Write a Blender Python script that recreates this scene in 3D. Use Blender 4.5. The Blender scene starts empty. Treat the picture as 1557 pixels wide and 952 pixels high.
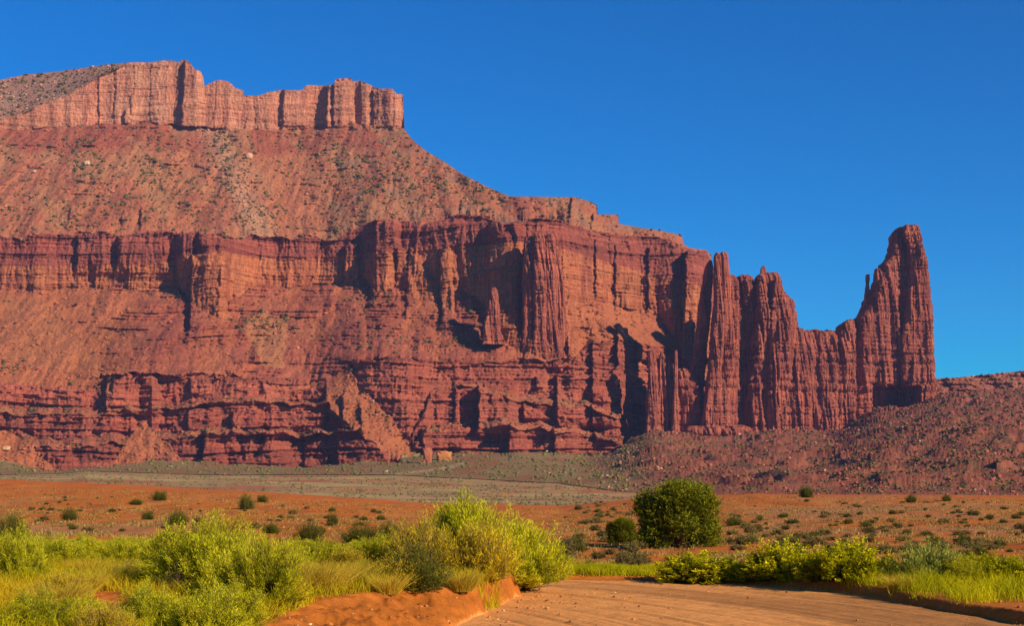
import bpy, math, time
import numpy as np
T0 = time.time()
C = bpy.context.scene.collection
SC = bpy.context.scene
R = math.radians

# ------------------------------------------------------------------ camera, sky, sun, exposure
F, CX, YH, CAMZ = 2160.0, 778.5, 738.0, 2.0      # focal length in photo pixels, principal column, horizon row, eye height
cam = bpy.data.cameras.new('camera'); camo = bpy.data.objects.new('camera', cam); C.objects.link(camo)
camo.location = (0, 0, CAMZ); camo.rotation_euler = (R(90), 0, 0)
cam.sensor_width = 36; cam.lens = 36 * F / 1557; cam.shift_y = (YH - 476) / 1557
cam.clip_start = 0.1; cam.clip_end = 60000
SC.camera = camo

SUN_AZ, SUN_EL = 50.0, 25.5       # degrees to the right of "behind the camera", elevation
sdir = np.array([math.sin(R(SUN_AZ)) * math.cos(R(SUN_EL)), -math.cos(R(SUN_AZ)) * math.cos(R(SUN_EL)), math.sin(R(SUN_EL))])
sl = bpy.data.lights.new('sun', 'SUN'); sl.energy = 5.0; sl.angle = R(0.53); sl.color = (1.0, 0.85, 0.64)
so = bpy.data.objects.new('sun', sl); C.objects.link(so)
from mathutils import Vector
so.rotation_euler = Vector(sdir).to_track_quat('Z', 'Y').to_euler()

W = bpy.data.worlds.new('World'); SC.world = W; W.use_nodes = True
nt = W.node_tree; nt.nodes.clear()
out = nt.nodes.new('ShaderNodeOutputWorld'); bg = nt.nodes.new('ShaderNodeBackground')
sky = nt.nodes.new('ShaderNodeTexSky'); sky.sky_type = 'NISHITA'; sky.sun_disc = False
sky.sun_elevation = R(SUN_EL); sky.sun_rotation = math.atan2(sdir[0], sdir[1]); sky.altitude = 1300
sky.air_density = 1.0; sky.dust_density = 0.25; sky.ozone_density = 3.0
hs = nt.nodes.new('ShaderNodeHueSaturation'); hs.inputs['Saturation'].default_value = 1.32; hs.inputs['Value'].default_value = 1.0
mx = nt.nodes.new('ShaderNodeMix'); mx.data_type = 'RGBA'; mx.blend_type = 'MULTIPLY'; mx.inputs[0].default_value = 1.0
mx.inputs[7].default_value = (0.0, 0.93, 1.36, 1)
nt.links.new(sky.outputs[0], hs.inputs['Color']); nt.links.new(hs.outputs[0], mx.inputs[6])
nt.links.new(mx.outputs[2], bg.inputs[0]); nt.links.new(bg.outputs[0], out.inputs[0])
bg.inputs[1].default_value = 0.068
SC.view_settings.view_transform = 'Standard'; SC.view_settings.look = 'None'
SC.view_settings.exposure = 0.5; SC.view_settings.gamma = 1.0
SC.render.engine = 'CYCLES'
SC.cycles.max_bounces = 5; SC.cycles.diffuse_bounces = 2; SC.cycles.glossy_bounces = 1
SC.cycles.transparent_max_bounces = 6; SC.cycles.transmission_bounces = 3; SC.cycles.volume_bounces = 0
SC.cycles.use_denoising = True

# ------------------------------------------------------------------ noise and mesh helpers
rng = np.random.default_rng(7)
def _h(i, j, s):
    i = i.astype(np.int64).astype(np.uint32); j = j.astype(np.int64).astype(np.uint32)
    h = i * np.uint32(374761393) + j * np.uint32(668265263) + np.uint32(s * 974711 + 12345)
    h = (h ^ (h >> np.uint32(13))) * np.uint32(1274126177); h ^= h >> np.uint32(16)
    h = h * np.uint32(2246822519); h ^= h >> np.uint32(15)
    return h.astype(np.float64) / 4294967296.0
def vn(x, y, s=0):                         # smooth noise in -1..1
    x = np.asarray(x, float); y = np.asarray(y, float); x, y = np.broadcast_arrays(x, y)
    i = np.floor(x); j = np.floor(y); fx = x - i; fy = y - j
    ux = fx * fx * fx * (fx * (fx * 6 - 15) + 10); uy = fy * fy * fy * (fy * (fy * 6 - 15) + 10)
    def g(a, b):
        an = _h(i + a, j + b, s) * 6.2831853
        return np.cos(an) * (fx - a) + np.sin(an) * (fy - b)
    n0 = g(0, 0) * (1 - ux) + g(1, 0) * ux; n1 = g(0, 1) * (1 - ux) + g(1, 1) * ux
    return (n0 * (1 - uy) + n1 * uy) * 1.6
def fbm(x, y, o=4, s=0, g=0.5):
    t = 0; a = 1; n = 0
    for k in range(o):
        t = t + a * vn(x * 2 ** k + 17.3 * k, y * 2 ** k - 9.1 * k, s + k); n += a; a *= g
    return t / n
def ridged(x, y, o=3, s=0):
    t = 0; a = 1; n = 0
    for k in range(o):
        t = t + a * (1 - 2 * np.abs(vn(x * 2 ** k + 5.1 * k, y * 2 ** k, s + k))); n += a; a *= 0.5
    return t / n
def blocks(u, s=0):                        # piecewise constant 0..1 with uneven cells
    u = np.asarray(u, float); i = np.floor(u); f = u - i
    z = np.zeros_like(i)
    e = 0.25 + 0.5 * _h(i, z, s + 50)
    c = np.where(f < e, i, i + 1)
    return _h(c, z, s)
def sm(a, b, x):
    t = np.clip((x - a) / (b - a), 0, 1); return t * t * (3 - 2 * t)
def pl(pts, x):
    return np.interp(x, [p[0] for p in pts], [p[1] for p in pts])
def proj(px, py, Y):
    return np.stack([(px - CX) / F * Y, Y + 0 * px, CAMZ + (YH - py) / F * Y], -1)

def mesh_np(name, co, quads=None, tris=None, mat=None, cols=None, smooth=False, parent=None, mi=None, alpha=None):
    me = bpy.data.meshes.new(name)
    co = np.ascontiguousarray(co.reshape(-1, 3), dtype=np.float32)
    nq = 0 if quads is None else len(quads); ntr = 0 if tris is None else len(tris)
    me.vertices.add(len(co)); me.vertices.foreach_set('co', co.ravel())
    me.loops.add(nq * 4 + ntr * 3); me.polygons.add(nq + ntr)
    li = []; st = []
    if nq: li.append(np.asarray(quads).ravel()); st.append(np.arange(nq) * 4)
    if ntr: li.append(np.asarray(tris).ravel()); st.append(nq * 4 + np.arange(ntr) * 3)
    me.loops.foreach_set('vertex_index', np.concatenate(li).astype(np.int32))
    me.polygons.foreach_set('loop_start', np.concatenate(st).astype(np.int32))
    if mi is not None: me.polygons.foreach_set('material_index', mi.astype(np.int32))
    me.update(calc_edges=True)
    if smooth: me.polygons.foreach_set('use_smooth', np.ones(nq + ntr, bool))
    if cols is not None:
        a = me.color_attributes.new('tone', 'FLOAT_COLOR', 'POINT')
        c4 = np.ones((len(co), 4), np.float32); c4[:, :3] = np.clip(cols.reshape(-1, 3), 0, 1)
        if alpha is not None: c4[:, 3] = alpha.ravel()
        a.data.foreach_set('color', c4.ravel())
    if mat: me.materials.append(mat)
    o = bpy.data.objects.new(name, me); C.objects.link(o)
    if parent: o.parent = parent
    return o
def grid_quads(nr, nc, wrap=False):
    i = np.arange(nr - 1)[:, None] * nc; j = np.arange(nc if wrap else nc - 1)[None, :]
    j2 = (j + 1) % nc
    return np.stack([i + j, i + j2, i + nc + j2, i + nc + j], -1).reshape(-1, 4)
def tag(o, label=None, cat=None, group=None, kind=None):
    if label: o['label'] = label
    if cat: o['category'] = cat
    if group: o['group'] = group
    if kind: o['kind'] = kind
    return o
def empty(name, loc=(0, 0, 0), rz=0, sc=(1, 1, 1)):
    o = bpy.data.objects.new(name, None); C.objects.link(o); o.empty_display_size = 0.2
    o.location = loc; o.rotation_euler = (0, 0, rz); o.scale = sc
    return o
def copy_tree(o, parent=None):
    c = o.copy(); C.objects.link(c)
    if parent: c.parent = parent
    for ch in [x for x in o.children]: copy_tree(ch, c)
    return c

# ------------------------------------------------------------------ materials
def new_mat(name, rough=0.9, spec=0.2):
    m = bpy.data.materials.new(name); m.use_nodes = True; t = m.node_tree
    b = t.nodes['Principled BSDF']; b.inputs['Roughness'].default_value = rough
    b.inputs['Specular IOR Level'].default_value = spec
    return m, t, b
def rock_mat(name, stretch=(0.30, 0.30, 0.06), bump=0.7, amt=0.42, bands=0.35):
    """rock: streaky and banded where the 'tone' alpha says wall, grainy scree elsewhere"""
    m, t, b = new_mat(name, 0.95, 0.06); N = t.nodes; L = t.links
    at = N.new('ShaderNodeAttribute'); at.attribute_name = 'tone'; ge = N.new('ShaderNodeNewGeometry')
    def noise(sc, det, lo, hi, r=.65):
        mp = N.new('ShaderNodeMapping'); mp.inputs['Scale'].default_value = sc; L.new(ge.outputs['Position'], mp.inputs[0])
        n = N.new('ShaderNodeTexNoise'); n.inputs['Scale'].default_value = 1; n.inputs['Detail'].default_value = det; n.inputs['Roughness'].default_value = r
        L.new(mp.outputs[0], n.inputs[0])
        q = N.new('ShaderNodeMapRange'); q.inputs[1].default_value = .3; q.inputs[2].default_value = .7; q.inputs[3].default_value = lo; q.inputs[4].default_value = hi
        L.new(n.outputs[0], q.inputs[0]); return q.outputs[0]
    def mul(a, c):
        mu = N.new('ShaderNodeMath'); mu.operation = 'MULTIPLY'; L.new(a, mu.inputs[0]); L.new(c, mu.inputs[1]); return mu.outputs[0]
    wall = mul(mul(noise(stretch, 5, 1 - amt, 1 + amt), noise((.012, .012, .5), 4, 1 - bands, 1 + bands, .7)), noise((.9, .9, .5), 3, .8, 1.2))
    scree = mul(noise((.28, .20, .28), 6, .72, 1.28, .75), noise((1.1, .7, 1.1), 3, .78, 1.22))
    mi = N.new('ShaderNodeMix'); L.new(at.outputs['Alpha'], mi.inputs[0]); L.new(scree, mi.inputs[2]); L.new(wall, mi.inputs[3])
    vm = N.new('ShaderNodeVectorMath'); vm.operation = 'SCALE'; L.new(at.outputs['Color'], vm.inputs[0]); L.new(mi.outputs[0], vm.inputs['Scale'])
    L.new(vm.outputs[0], b.inputs['Base Color'])
    bp = N.new('ShaderNodeBump'); bp.inputs['Strength'].default_value = bump; bp.inputs['Distance'].default_value = 2.0
    L.new(mi.outputs[0], bp.inputs['Height']); L.new(bp.outputs[0], b.inputs['Normal'])
    return m
MR = rock_mat('red_rock')
MT = rock_mat('tower_rock', stretch=(0.42, 0.42, 0.028), bump=1.0, amt=.6, bands=.22)

# ------------------------------------------------------------------ the mesa (hillside with its cliffs)
SKY = [(-500,150),(-200,135),(0,121),(36,113.5),(89,108),(125,103),(178,96),(200,94),(232,94),(250,91),(264,91.5),(270,95),(274,92),(279,90),(287,92),(295,104),(303,107),(308,112),(311,131),(321,125),(332,121),(345,122.5),(353,128),(357,133),(370,137),(371,145),(393,145),(407,140),(428,136),(457,137),(468,128.5),(489,130),(507,128),(511,119),(534,118),(537.5,123.5),(548,122),(557,126),(575,134),(596,134),(603,142),(613,143),(614.5,196),(628.5,213.5),(650,231),(675,245),(703.5,265),(739,283),(775,298.5),(828,299),(864,300),(870,299),(895,305),(908,312),(908.8,326),(940,326),(941,340),(973.5,346),(999,350),(1015.5,353),(1037,358),(1039.5,371),(1049,377),(1074,380),(1080,388),(1083,400),(1095,470),(1110,560),(1130,600),(1290,602),(1405,592),(1417,577),(1457,574),(1503,569.5),(1549,565),(1600,567),(1700,560),(2000,575)]
START = [(-500,726),(0,722),(100,720),(130,716),(300,722),(600,722),(850,735),(950,748),(1100,758),(1300,758),(1557,758),(2100,758)]
YST = [(-500,1500),(0,1600),(300,1500),(600,1450),(850,1250),(950,1050),(1100,900),(1557,850),(2100,850)]
FOOT = [(-500,705),(0,700),(70,716),(120,714),(200,706),(228,700),(300,702),(345,706),(400,708),(460,712),(500,708),(560,702),(606,704),(612,690),(650,692),(700,690),(740,690),(790,688),(860,690),(900,695),(930,690),(950,680),(960,664),(985,652),(1010,648),(1040,655),(1080,665),(1120,662),(1140,655),(1292,656),(1304,636),(1322,621),(1400,617),(1420,602),(1557,592),(2100,582)]
YFT = [(-500,1800),(0,1850),(300,1880),(480,1895),(520,1860),(600,1850),(640,1880),(680,1905),(850,1930),(940,1990),(962,2060),(1000,2075),(1060,2120),(1100,2150),(1200,2150),(1400,2150),(2100,2150)]
# levels going up: (upper boundary polyline, slope type below it, jump target or None)
B1 = [(-500,680),(0,676),(100,682),(180,676),(230,664),(265,668),(300,662),(345,658),(400,660),(470,664),(520,657),(560,652),(600,672),(618,690),(650,655),(700,650),(760,648),(830,655),(880,660),(940,672),(960,660),(1100,660),(1130,654),(1296,654),(1320,622),(1420,599),(2100,579)]
B2 = [(-500,664),(0,664),(100,668),(200,660),(240,655),(268,660),(300,652),(340,650),(400,655),(500,655),(560,650),(600,668),(618,688),(650,648),(700,642),(760,640),(830,645),(880,652),(940,668),(960,656),(1100,656),(1130,652),(1296,652),(1322,620),(1420,598),(2100,578)]
B3 = [(-500,632),(0,630),(100,634),(200,628),(250,625),(300,617),(350,612),(400,613),(480,618),(520,600),(555,622),(590,650),(618,686),(640,640),(655,600),(700,588),(730,590),(790,612),(850,620),(900,620),(940,640),(960,640),(1100,640),(1130,651),(1296,651),(1322,620),(1420,598),(2100,578)]
B4 = [(-500,622),(0,620),(100,624),(200,618),(250,617),(300,611),(350,606),(400,608),(480,612),(520,597),(550,618),(590,647),(618,684),(640,634),(655,594),(700,585),(730,587),(790,603),(850,610),(900,612),(940,634),(960,634),(1100,630),(1130,650),(1296,650),(1322,620),(1420,598),(2100,578)]
B5 = [(-500,580),(0,582),(60,588),(120,592),(148,594),(152,572),(172,568),(230,572),(300,570),(350,572),(420,588),(470,592),(500,595),(520,560),(535,545),(600,545),(680,550),(760,555),(785,545),(830,548),(865,545),(900,520),(960,520),(1020,530),(1052,560),(1100,600),(1130,649),(1296,649),(1322,620),(1420,598),(2100,578)]
B6 = [(-500,450),(0,440),(25,440),(50,447),(75,445),(110,437),(170,440),(230,440),(262,437),(272,437),(274,446),(290,462),(310,474),(330,483),(344,492),(348,458),(365,450),(380,436),(420,436),(440,440),(452,430),(500,430),(521,427),(524,424),(548,425),(560,432),(572,446),(600,438),(625,450),(660,458),(686,474),(690,480),(696,452),(708,444),(725,452),(742,468),(756,494),(770,525),(795,535),(830,546),(866,543),(876,470),(905,458),(950,468),(1000,475),(1040,540),(1080,590),(1130,648),(1296,648),(1322,620),(1420,598),(2100,578)]
B7 = [(-500,405),(0,405),(50,404),(100,404),(170,402),(262,398),(275,388),(300,388),(340,382),(370,388),(420,394),(500,390),(560,385),(640,378),(690,374),(720,375),(800,366),(860,380),(1000,420),(1060,430),(1080,470),(1130,647),(1296,647),(1322,620),(1420,598),(2100,578)]
B8 = [(-500,358),(0,360),(22,366),(36,375),(50,362),(80,354),(120,352),(200,355),(250,350),(300,352),(340,364),(380,360),(420,358),(500,366),(540,350),(570,340),(620,335),(700,332),(780,338),(850,330),(880,345),(905,352),(960,358),(1015,362),(1040,376),(1049,379),(1074,382),(1083,402),(1095,472),(1110,561),(1130,646),(1296,646),(1322,620),(1420,598),(2100,578)]
B9 = [(-500,205),(0,198),(60,194),(100,192),(160,188),(230,186),(262,190),(300,192),(350,196),(420,197),(480,193),(540,189),(580,190),(613,195),(640,175),(2100,90)]
B10 = [(-500,200),(0,182),(40,170),(60,160),(100,146),(120,134),(150,116),(190,98),(215,88),(2100,0)]
pxs = np.concatenate([np.arange(-460, -20, 6.0), np.arange(-20, 1580, 1.25), np.arange(1580, 2060, 6.0)])
GYY = np.arange(764.0, 86.0, -1.0); NR = len(GYY); nc = len(pxs)
sky_y = pl(SKY, pxs) + np.where((pxs < 215) | ((pxs > 614) & (pxs < 785)), 0.12, 0.8) * vn(pxs / 3.1, 0 * pxs, 3) 
st_y = pl(START, pxs); yst = pl(YST, pxs); yft = pl(YFT, pxs)
PY = np.clip(GYY[:, None], sky_y[None], st_y[None]); tt = (st_y[None] - PY) / (st_y - sky_y)[None]; PX = np.broadcast_to(pxs, PY.shape)
def bnd(p, k, a=2.5): return pl(p, pxs) + a * fbm(pxs / 14.0, 0 * pxs + k * 9.7, 3, 20 + k)
foot = bnd(FOOT, 0, 1.5) + np.where(pxs < 930, 3.5 * fbm(pxs / 30, 0 * pxs, 3, 19), 0)
Bs = [bnd(p, k + 1, 2.5) + 6.0 * vn(pxs / 26.0, 0 * pxs + 3.3 * (k // 2), 71) * (pxs < 950) for k, p in enumerate([B1, B2, B3, B4, B5])] + [bnd(B6, 6, 2.5) + 7 * vn(pxs / 48, 0 * pxs, 75) * ((pxs < 265) | ((pxs > 355) & (pxs < 640))), bnd(B7, 7, 2), bnd(B8, 8, 4) + (4 * vn(pxs / 33, 0 * pxs, 73) + 11 * vn(pxs / 75, 0 * pxs, 74)) * (pxs < 880), bnd(B9, 9, 1.2) + 3.5 * vn(pxs / 21.0, 0 * pxs, 72) * (pxs < 600), bnd(B10, 10, 1.5)]
slopes = [2.6, 0.62, 2.8, 0.6, 2.6, 0.66, 6.0, 3.5, 0.70, 9.0, 0.50]
# region ids: 0 apron, 1..11 zones above each boundary
right = sm(1085, 1135, pxs)
NG = len(GYY); GPY = np.broadcast_to(GYY[:, None], (NG, nc)); GPX = np.broadcast_to(pxs, (NG, nc))
def inpoly(pts, x, y):
    x, y = x + 4 * vn(x / 11, y / 11, 7), y + 4 * vn(x / 11, y / 11, 8); ins = np.zeros(x.shape, bool); n = len(pts)
    for i in range(n):
        (x1, y1), (x2, y2) = pts[i], pts[(i + 1) % n]
        ins ^= ((y1 > y) != (y2 > y)) & (x < (x2 - x1) * (y - y1) / (y2 - y1 + 1e-9) + x1)
    return ins
FANS = [[(496,560),(520,528),(545,585),(590,632),(648,696),(600,712),(590,690),(540,655),(505,625),(488,590)],
        [(170,716),(190,672),(216,640),(248,668),(285,712)], [(-200,660),(0,652),(40,668),(85,716),(-200,722)], [(148,600),(150,560),(120,540),(160,500),(176,560),(172,600)]]
def zones(px, py):
    z = (py < foot[None]).astype(int)
    for b in Bs: z += (py < b[None])
    z = np.where(py >= foot[None], 0, z)
    fan = np.zeros(z.shape, bool)
    for f in FANS: fan |= inpoly(f, px, py)
    fan &= (z > 0) & (z < 6)
    return np.where(fan, 6, z), fan
Zg, _ = zones(GPX, GPY)
ft_s = pl(FOOT, pxs)
for q in (3, 7, 15, 25): ft_e = np.pad(ft_s, q, mode='edge'); ft_s = .5 * ft_s + .25 * (ft_e[:-2 * q] + ft_e[2 * q:])
s_ft = (YH - ft_s) / F; z_ft = CAMZ + s_ft * yft; z_st = CAMZ + (YH - st_y) / F * yst
mslope = (z_ft - z_st) / (yft - yst)
Y8 = pl([(-500,2200),(0,2230),(300,2240),(420,2250),(560,2260),(700,2270),(860,2250),(1060,2200),(1130,2150),(2100,2200)], pxs)
Y5 = pl([(-500,1960),(0,1975),(150,1965),(152,1950),(300,1985),(600,2010),(850,1990),(1130,2100),(2100,2100)], pxs)
Yc = yst.copy(); DG_ = np.zeros((NG, nc)); DG_[0] = yst; prevs = (YH - GPY[0]) / F
LV = np.array([foot] + Bs)
for r in range(1, NG):
    s = (YH - GPY[r]) / F; z = Zg[r]; zp = Zg[r - 1]
    apron = np.clip((z_st - mslope * yst - CAMZ) / np.minimum(s - mslope, -1e-4), yst, yft)
    tan = np.where((right > .5) & (z > 0), .55, np.take(np.array([.5] + slopes), z)); tanp = np.where((right > .5), .55, np.take(np.array([.5] + slopes), zp))
    tan = np.where((z == 6) & (GPY[r] > 600), .9, tan)
    bz = np.take_along_axis(LV, np.clip(zp, 0, 10)[None], 0)[0]
    fr = np.where(z != zp, np.clip(GPY[r - 1] - bz, 0, 1), 0)
    dY = Yc * (s - prevs) * (fr / np.maximum(tanp - s, 0.14) + (1 - fr) / np.maximum(tan - s, 0.14))
    Yn = np.where(z == 0, np.maximum(apron, Yc), Yc + dY)
    Yn = np.where((z > 0) & (zp == 0), yft + dY * (1 - fr), Yn)
    up5 = (z >= 6) & (zp < 6) & (right < 0.5) & (GPY[r] < 600); Yn = np.where(up5, np.maximum(Yn, Y5), Yn)
    up8 = (z >= 9) & (zp < 9) & (right < 0.5); Yn = np.where(up8, np.maximum(Yn, Y8), Yn)
    for lv, j in ((3, 9), (5, 10)):
        Yn = np.where((z >= lv) & (zp < lv) & (z < 6) & (right < 0.5), Yn + j, Yn)
    Ys = Yn.copy()                                                   # loose slopes even out sideways, walls keep their steps
    for q in (1, 3, 7, 15):
        Ye = np.pad(Ys, q, mode='edge'); Ys = 0.5 * Ys + 0.25 * (Ye[:-2 * q] + Ye[2 * q:])
    k = np.where(np.isin(z, [6, 9, 11]), 0.16, np.where(z == 0, 0.05, 0.016)); k = np.where((pxs < 1125) & (GPY[r] < sky_y - 2), .3, k)
    Yn = Yn * (1 - k) + Ys * k
    Yc = Yn; DG_[r] = Yc; prevs = s
# evens the wall between the ramp and the tall buttress
mw = sm(585, 660, GPX) * (1 - sm(880, 960, GPX)) * sm(325, 350, GPY) * (1 - sm(480, 540, GPY)) * .8
Dsm = DG_.copy()
for q in (8, 16, 30, 40, 20):
    Ye = np.pad(Dsm, ((0, 0), (q, q)), mode='edge'); Dsm = .4 * Dsm + .3 * (Ye[:, :-2 * q] + Ye[:, 2 * q:])
DG_ = DG_ * (1 - mw) + Dsm * mw
rf_ = np.clip(764.0 - PY, 0, NG - 1.001); ri = rf_.astype(int); rt = rf_ - ri; ci = np.broadcast_to(np.arange(nc), PY.shape)
D = DG_[ri, ci] * (1 - rt) + DG_[ri + 1, ci] * rt
Z, fanm = zones(PX, PY)
print('march', time.time() - T0, D[-1].min(), D[-1].max())
# buttresses and recesses on the face: rows (py, left, right), metres towards the eye
def win(pts, depth, es=1.2, er=None, top=1.0, foot_k=None):
    ys = [q[0] for q in pts]; Lx = np.interp(PY, ys, [q[1] for q in pts]); Rx = np.interp(PY, ys, [q[2] for q in pts])
    wd = pts[-1][2] - pts[-1][1]; er = min(max(3, wd * .3), 16) if er is None else er; sd = int(pts[0][1])
    y0 = PY[:, :1]; wv = 1 + np.maximum(y0 - ys[-1], 0) * .12; jl = wv * 2.2 * vn(y0 / 13, 0, sd) + 1.2 * vn(y0 / 4, 3, sd); jr = wv * 2.5 * vn(y0 / 15, 5, sd) + 1.2 * vn(y0 / 4, 9, sd)
    below = np.maximum(PY - ys[-1], 0)
    if foot_k is None: foot_k = .5 if ys[-1] < 210 else (1.5 if ys[-1] < 560 else 0.6)
    grow = below * 0.35 if foot_k > 1 else 0                       # the scree cone under a buttress widens downwards
    w = sm(0, es + below * .25, PX - Lx - jl + grow) * (1 - sm(0, er + below * .3, PX - Rx - jr + er - grow))
    jt = 3.0 * blocks(PX / 5.0 + sd, sd) + 3 * vn(PX / 9, 0 * PX, sd)
    v = sm(-top, top * .2, PY - ys[0] - jt + 1.5) * (1 - np.clip(below / (depth * foot_k), 0, 1))
    return depth * w * v
DISP = np.zeros_like(D)
for pts, dep in [
    ([(372,800,846),(430,800,850),(500,800,855),(545,796,860)], 10),          # behind the tall fluted buttress
    ([(390,853,866),(450,856,872),(545,864,884)], 14),
    
    ([(338,742,800),(440,740,798),(498,742,796)], 14),
    ([(335,571,610),(372,571,612)], 24), ([(375,567,600),(440,566,606)], 26), ([(378,603,618),(455,602,640)], 9),
    ([(376,622,634),(440,618,672),(476,617,672)], 10), ([(376,669,687),(455,670,692),(482,672,694)], 18),
    ([(370,524,548),(424,524,552)], 14),
    ([(360,179,262),(396,179,262)], 20), ([(358,117,170),(395,117,172)], 16), ([(430,110,170),(437,110,170)], 5),
    ([(352,276,283),(386,276,283)], 8), ([(352,300,320),(372,302,322)], 14),
    ([(388,291,352),(430,290,350),(492,288,348)], 26),
    ([(356,268,300),(392,268,300)], 10),
    ([(568,164,240),(600,160,250),(618,160,250)], 24),
    ([(575,288,420),(612,290,420)], 10), ([(625,285,330),(652,285,330)], 10), ([(630,352,500),(655,352,505)], 16),
    ([(655,312,450),(704,306,450)], 22), ([(662,462,505),(712,462,508)], 12), ([(648,513,560),(705,513,606)], 14),
    ([(588,726,790),(600,728,790),(648,726,790)], 38), ([(592,692,700),(640,690,700)], 12),
    ([(572,600,640),(588,600,640)], 6), ([(600,520,560),(650,520,562)], 14), ([(620,548,556),(655,548,556)], 12),
    ([(645,775,800),(690,772,806)], 26), ([(648,842,880),(690,842,880)], 22), ([(650,640,720),(690,645,722)], 12),
    ([(570,846,960),(606,846,958),(640,846,956)], 22), ([(575,815,830),(590,815,830)], 14), ([(612,795,800),(636,795,845)], 12),
    ([(500,938,956),(520,938,957),(548,938,957)], 26), ([(520,900,952),(640,900,956),(668,905,962)], 18),
    ([(384,1042,1090),(450,1042,1069),(500,1038,1061),(560,1036,1054)], 34),
    ([(372,935,975),(440,935,975),(470,935,975)], 7), ([(366,905,920),(450,905,925)], 9), ([(378,985,1036),(470,985,1036)], 10),
    ([(319,187,205),(334,185,206)], 10), ([(316,215,266),(336,213,268)], 16), ([(318,105,122),(330,105,122)], 8),
    ([(305,590,602),(314,588,602)], 8), ([(306,700,760),(318,700,762)], 8),
    ([(300,868,908),(325,866,912)], 14), ([(326,900,941),(345,898,943)], 10),
    ([(92,279,310),(140,277,312),(192,275,314)], 15), ([(96,150,272),(192,150,268)], 6),
    ([(120,500,612),(150,498,612),(192,494,613)], 12), ([(125,507,540),(190,506,545)], 8), ([(125,548,560),(190,548,562)], 5), ([(136,566,613),(190,568,613)], 7),
    ([(130,430,480),(190,430,476)], 6), ([(165,190,197),(186,188,199)], 8),
]:
    DISP += win(pts, dep)
DISP -= win([(548,953,1126),(600,955,1126),(650,962,1126)], 16, er=2, foot_k=.1)
XX = (PX - CX) / F * D; ZZ = CAMZ + (YH - PY) / F * D
cliffm = np.isin(Z, [1, 3, 5, 7, 8, 10]).astype(float)
cliffm = np.where(right[None] > 0.5, 0.25, cliffm)
low = np.isin(Z, [1, 3, 5]) ; mid = np.isin(Z, [7, 8]); cap = Z == 10; tal = np.isin(Z, [6, 9]); apr = Z == 0
wz = 14 * fbm(XX / 300, ZZ / 300, 2, 31)
# blocks and flutes (vertical), ledges (horizontal)
u = XX + 7 * vn(XX / 40, ZZ / 55, 33) + 3 * vn(XX / 12, ZZ / 25, 34)
blk = 9 * blocks(u / 34 + .25 * np.floor(ZZ / 43), 1) + 4 * blocks(u / 12 + 40 + .37 * np.floor(ZZ / 21), 2) + 1.3 * blocks(u / 5 + 3 + .43 * np.floor(ZZ / 9), 3)
flu = 6 * ridged(u / 34, ZZ / 400, 2, 41) + 2.0 * ridged(u / 9.5, ZZ / 120, 2, 43) + 0.6 * ridged(u / 4, ZZ / 40, 1, 46)
flu = flu * (0.35 + 1.0 * sm(-.3, .4, fbm(XX / 70, ZZ / 90, 2, 47)))
zs = ZZ + wz
nch = np.where(blocks(zs / 2.6 + 3, 19) > .72, -3.0, 0) * sm(-.2, .2, fbm(XX / 26, ZZ / 9, 2, 48))
led = nch + 3.2 * blocks(zs / 7.5, 7) + 1.8 * blocks(zs / 3.1 + 9, 8) + 3.5 * blocks(zs / 19, 9)
lown = 14 * fbm(XX / 120, ZZ / 150, 3, 51)
rough = 2.4 * fbm(XX / 5.0, ZZ / 4.0, 3, 61)
det = np.zeros_like(D)
patch = sm(-0.25, 0.35, fbm(XX / 55, ZZ / 45, 3, 71))                # where the low cliffs are strongly carved
det += np.where(low, blk * (0.45 + 1.0 * patch) + flu * (0.3 + 1.3 * patch) + led * 1.7 + 1.3 * lown + rough * 1.6, 0)
det += np.where(mid, blk * 0.85 + flu * 0.8 + 2.4 * ridged(u / 6.5, ZZ / 150, 2, 49) + led * 0.7 + lown * 0.8 + rough, 0)
det += np.where(cap, 10 * blocks(u / 40 + 8, 11) + 3 * blocks(u / 15, 12) + flu * 0.22 + 2 * vn(zs / 9, XX / 90, 13) + rough * 0.9, 0)
gul = 30 * fbm(XX / 170 + 0.0014 * ZZ, ZZ / 600, 3, 81) + 17 * ridged(XX / 60 + 0.3 * vn(XX / 80, ZZ / 80, 9), ZZ / 330, 3, 84) + 1.4 * ridged(XX / 13 + .5 * vn(XX / 30, ZZ / 30, 6), ZZ / 30, 2, 87) + 2.2 * fbm(XX / 7, ZZ / 6, 3, 88)
rocks = 3.0 * np.maximum(0, fbm(XX / 4.0, ZZ / 3.0, 3, 90) - 0.12) * 4
tled = 0.5 * sm(0.12, 0.5, fbm(XX / 130, zs / 16, 3, 95)) * (led * 1.3 + blk * 0.35)
hump = 8.0 * fbm(XX / 46, ZZ / 34, 3, 91) + 4.5 * fbm(XX / 15, ZZ / 11, 3, 93) + 6 * np.abs(fbm(XX / 80 + ZZ / 200, ZZ / 110, 3, 94))
shelf = np.where(Z == 6, sm(-.30, .10, fbm(XX / 110, ZZ / 40, 3, 98)) * sm(90, 170, PX) * (1 - sm(930, 960, PX)), sm(.1, .4, fbm(XX / 90, ZZ / 30, 3, 99)) * .6)
det += np.where(tal | np.isin(Z, [2, 4]), gul * np.where(Z == 9, 0.75, 0.6) + hump - rocks * 0.7 - tled - shelf * (led * 1.7 + blk * .75 + .6 * flu - 8) * (1 - fanm), 0)
det += np.where(Z == 11, 10 * fbm(XX / 30, D / 40, 4, 97), 0)
ra = right[None] * np.ones_like(D)
lump = fbm(XX / 28, ZZ / 7, 5, 101, 0.6)
rub = np.maximum(ra, sm(860, 960, PX))
det = np.where(Z == 0, 0, det)
lump2 = fbm(XX / 34, ZZ / 26, 4, 101)
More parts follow.
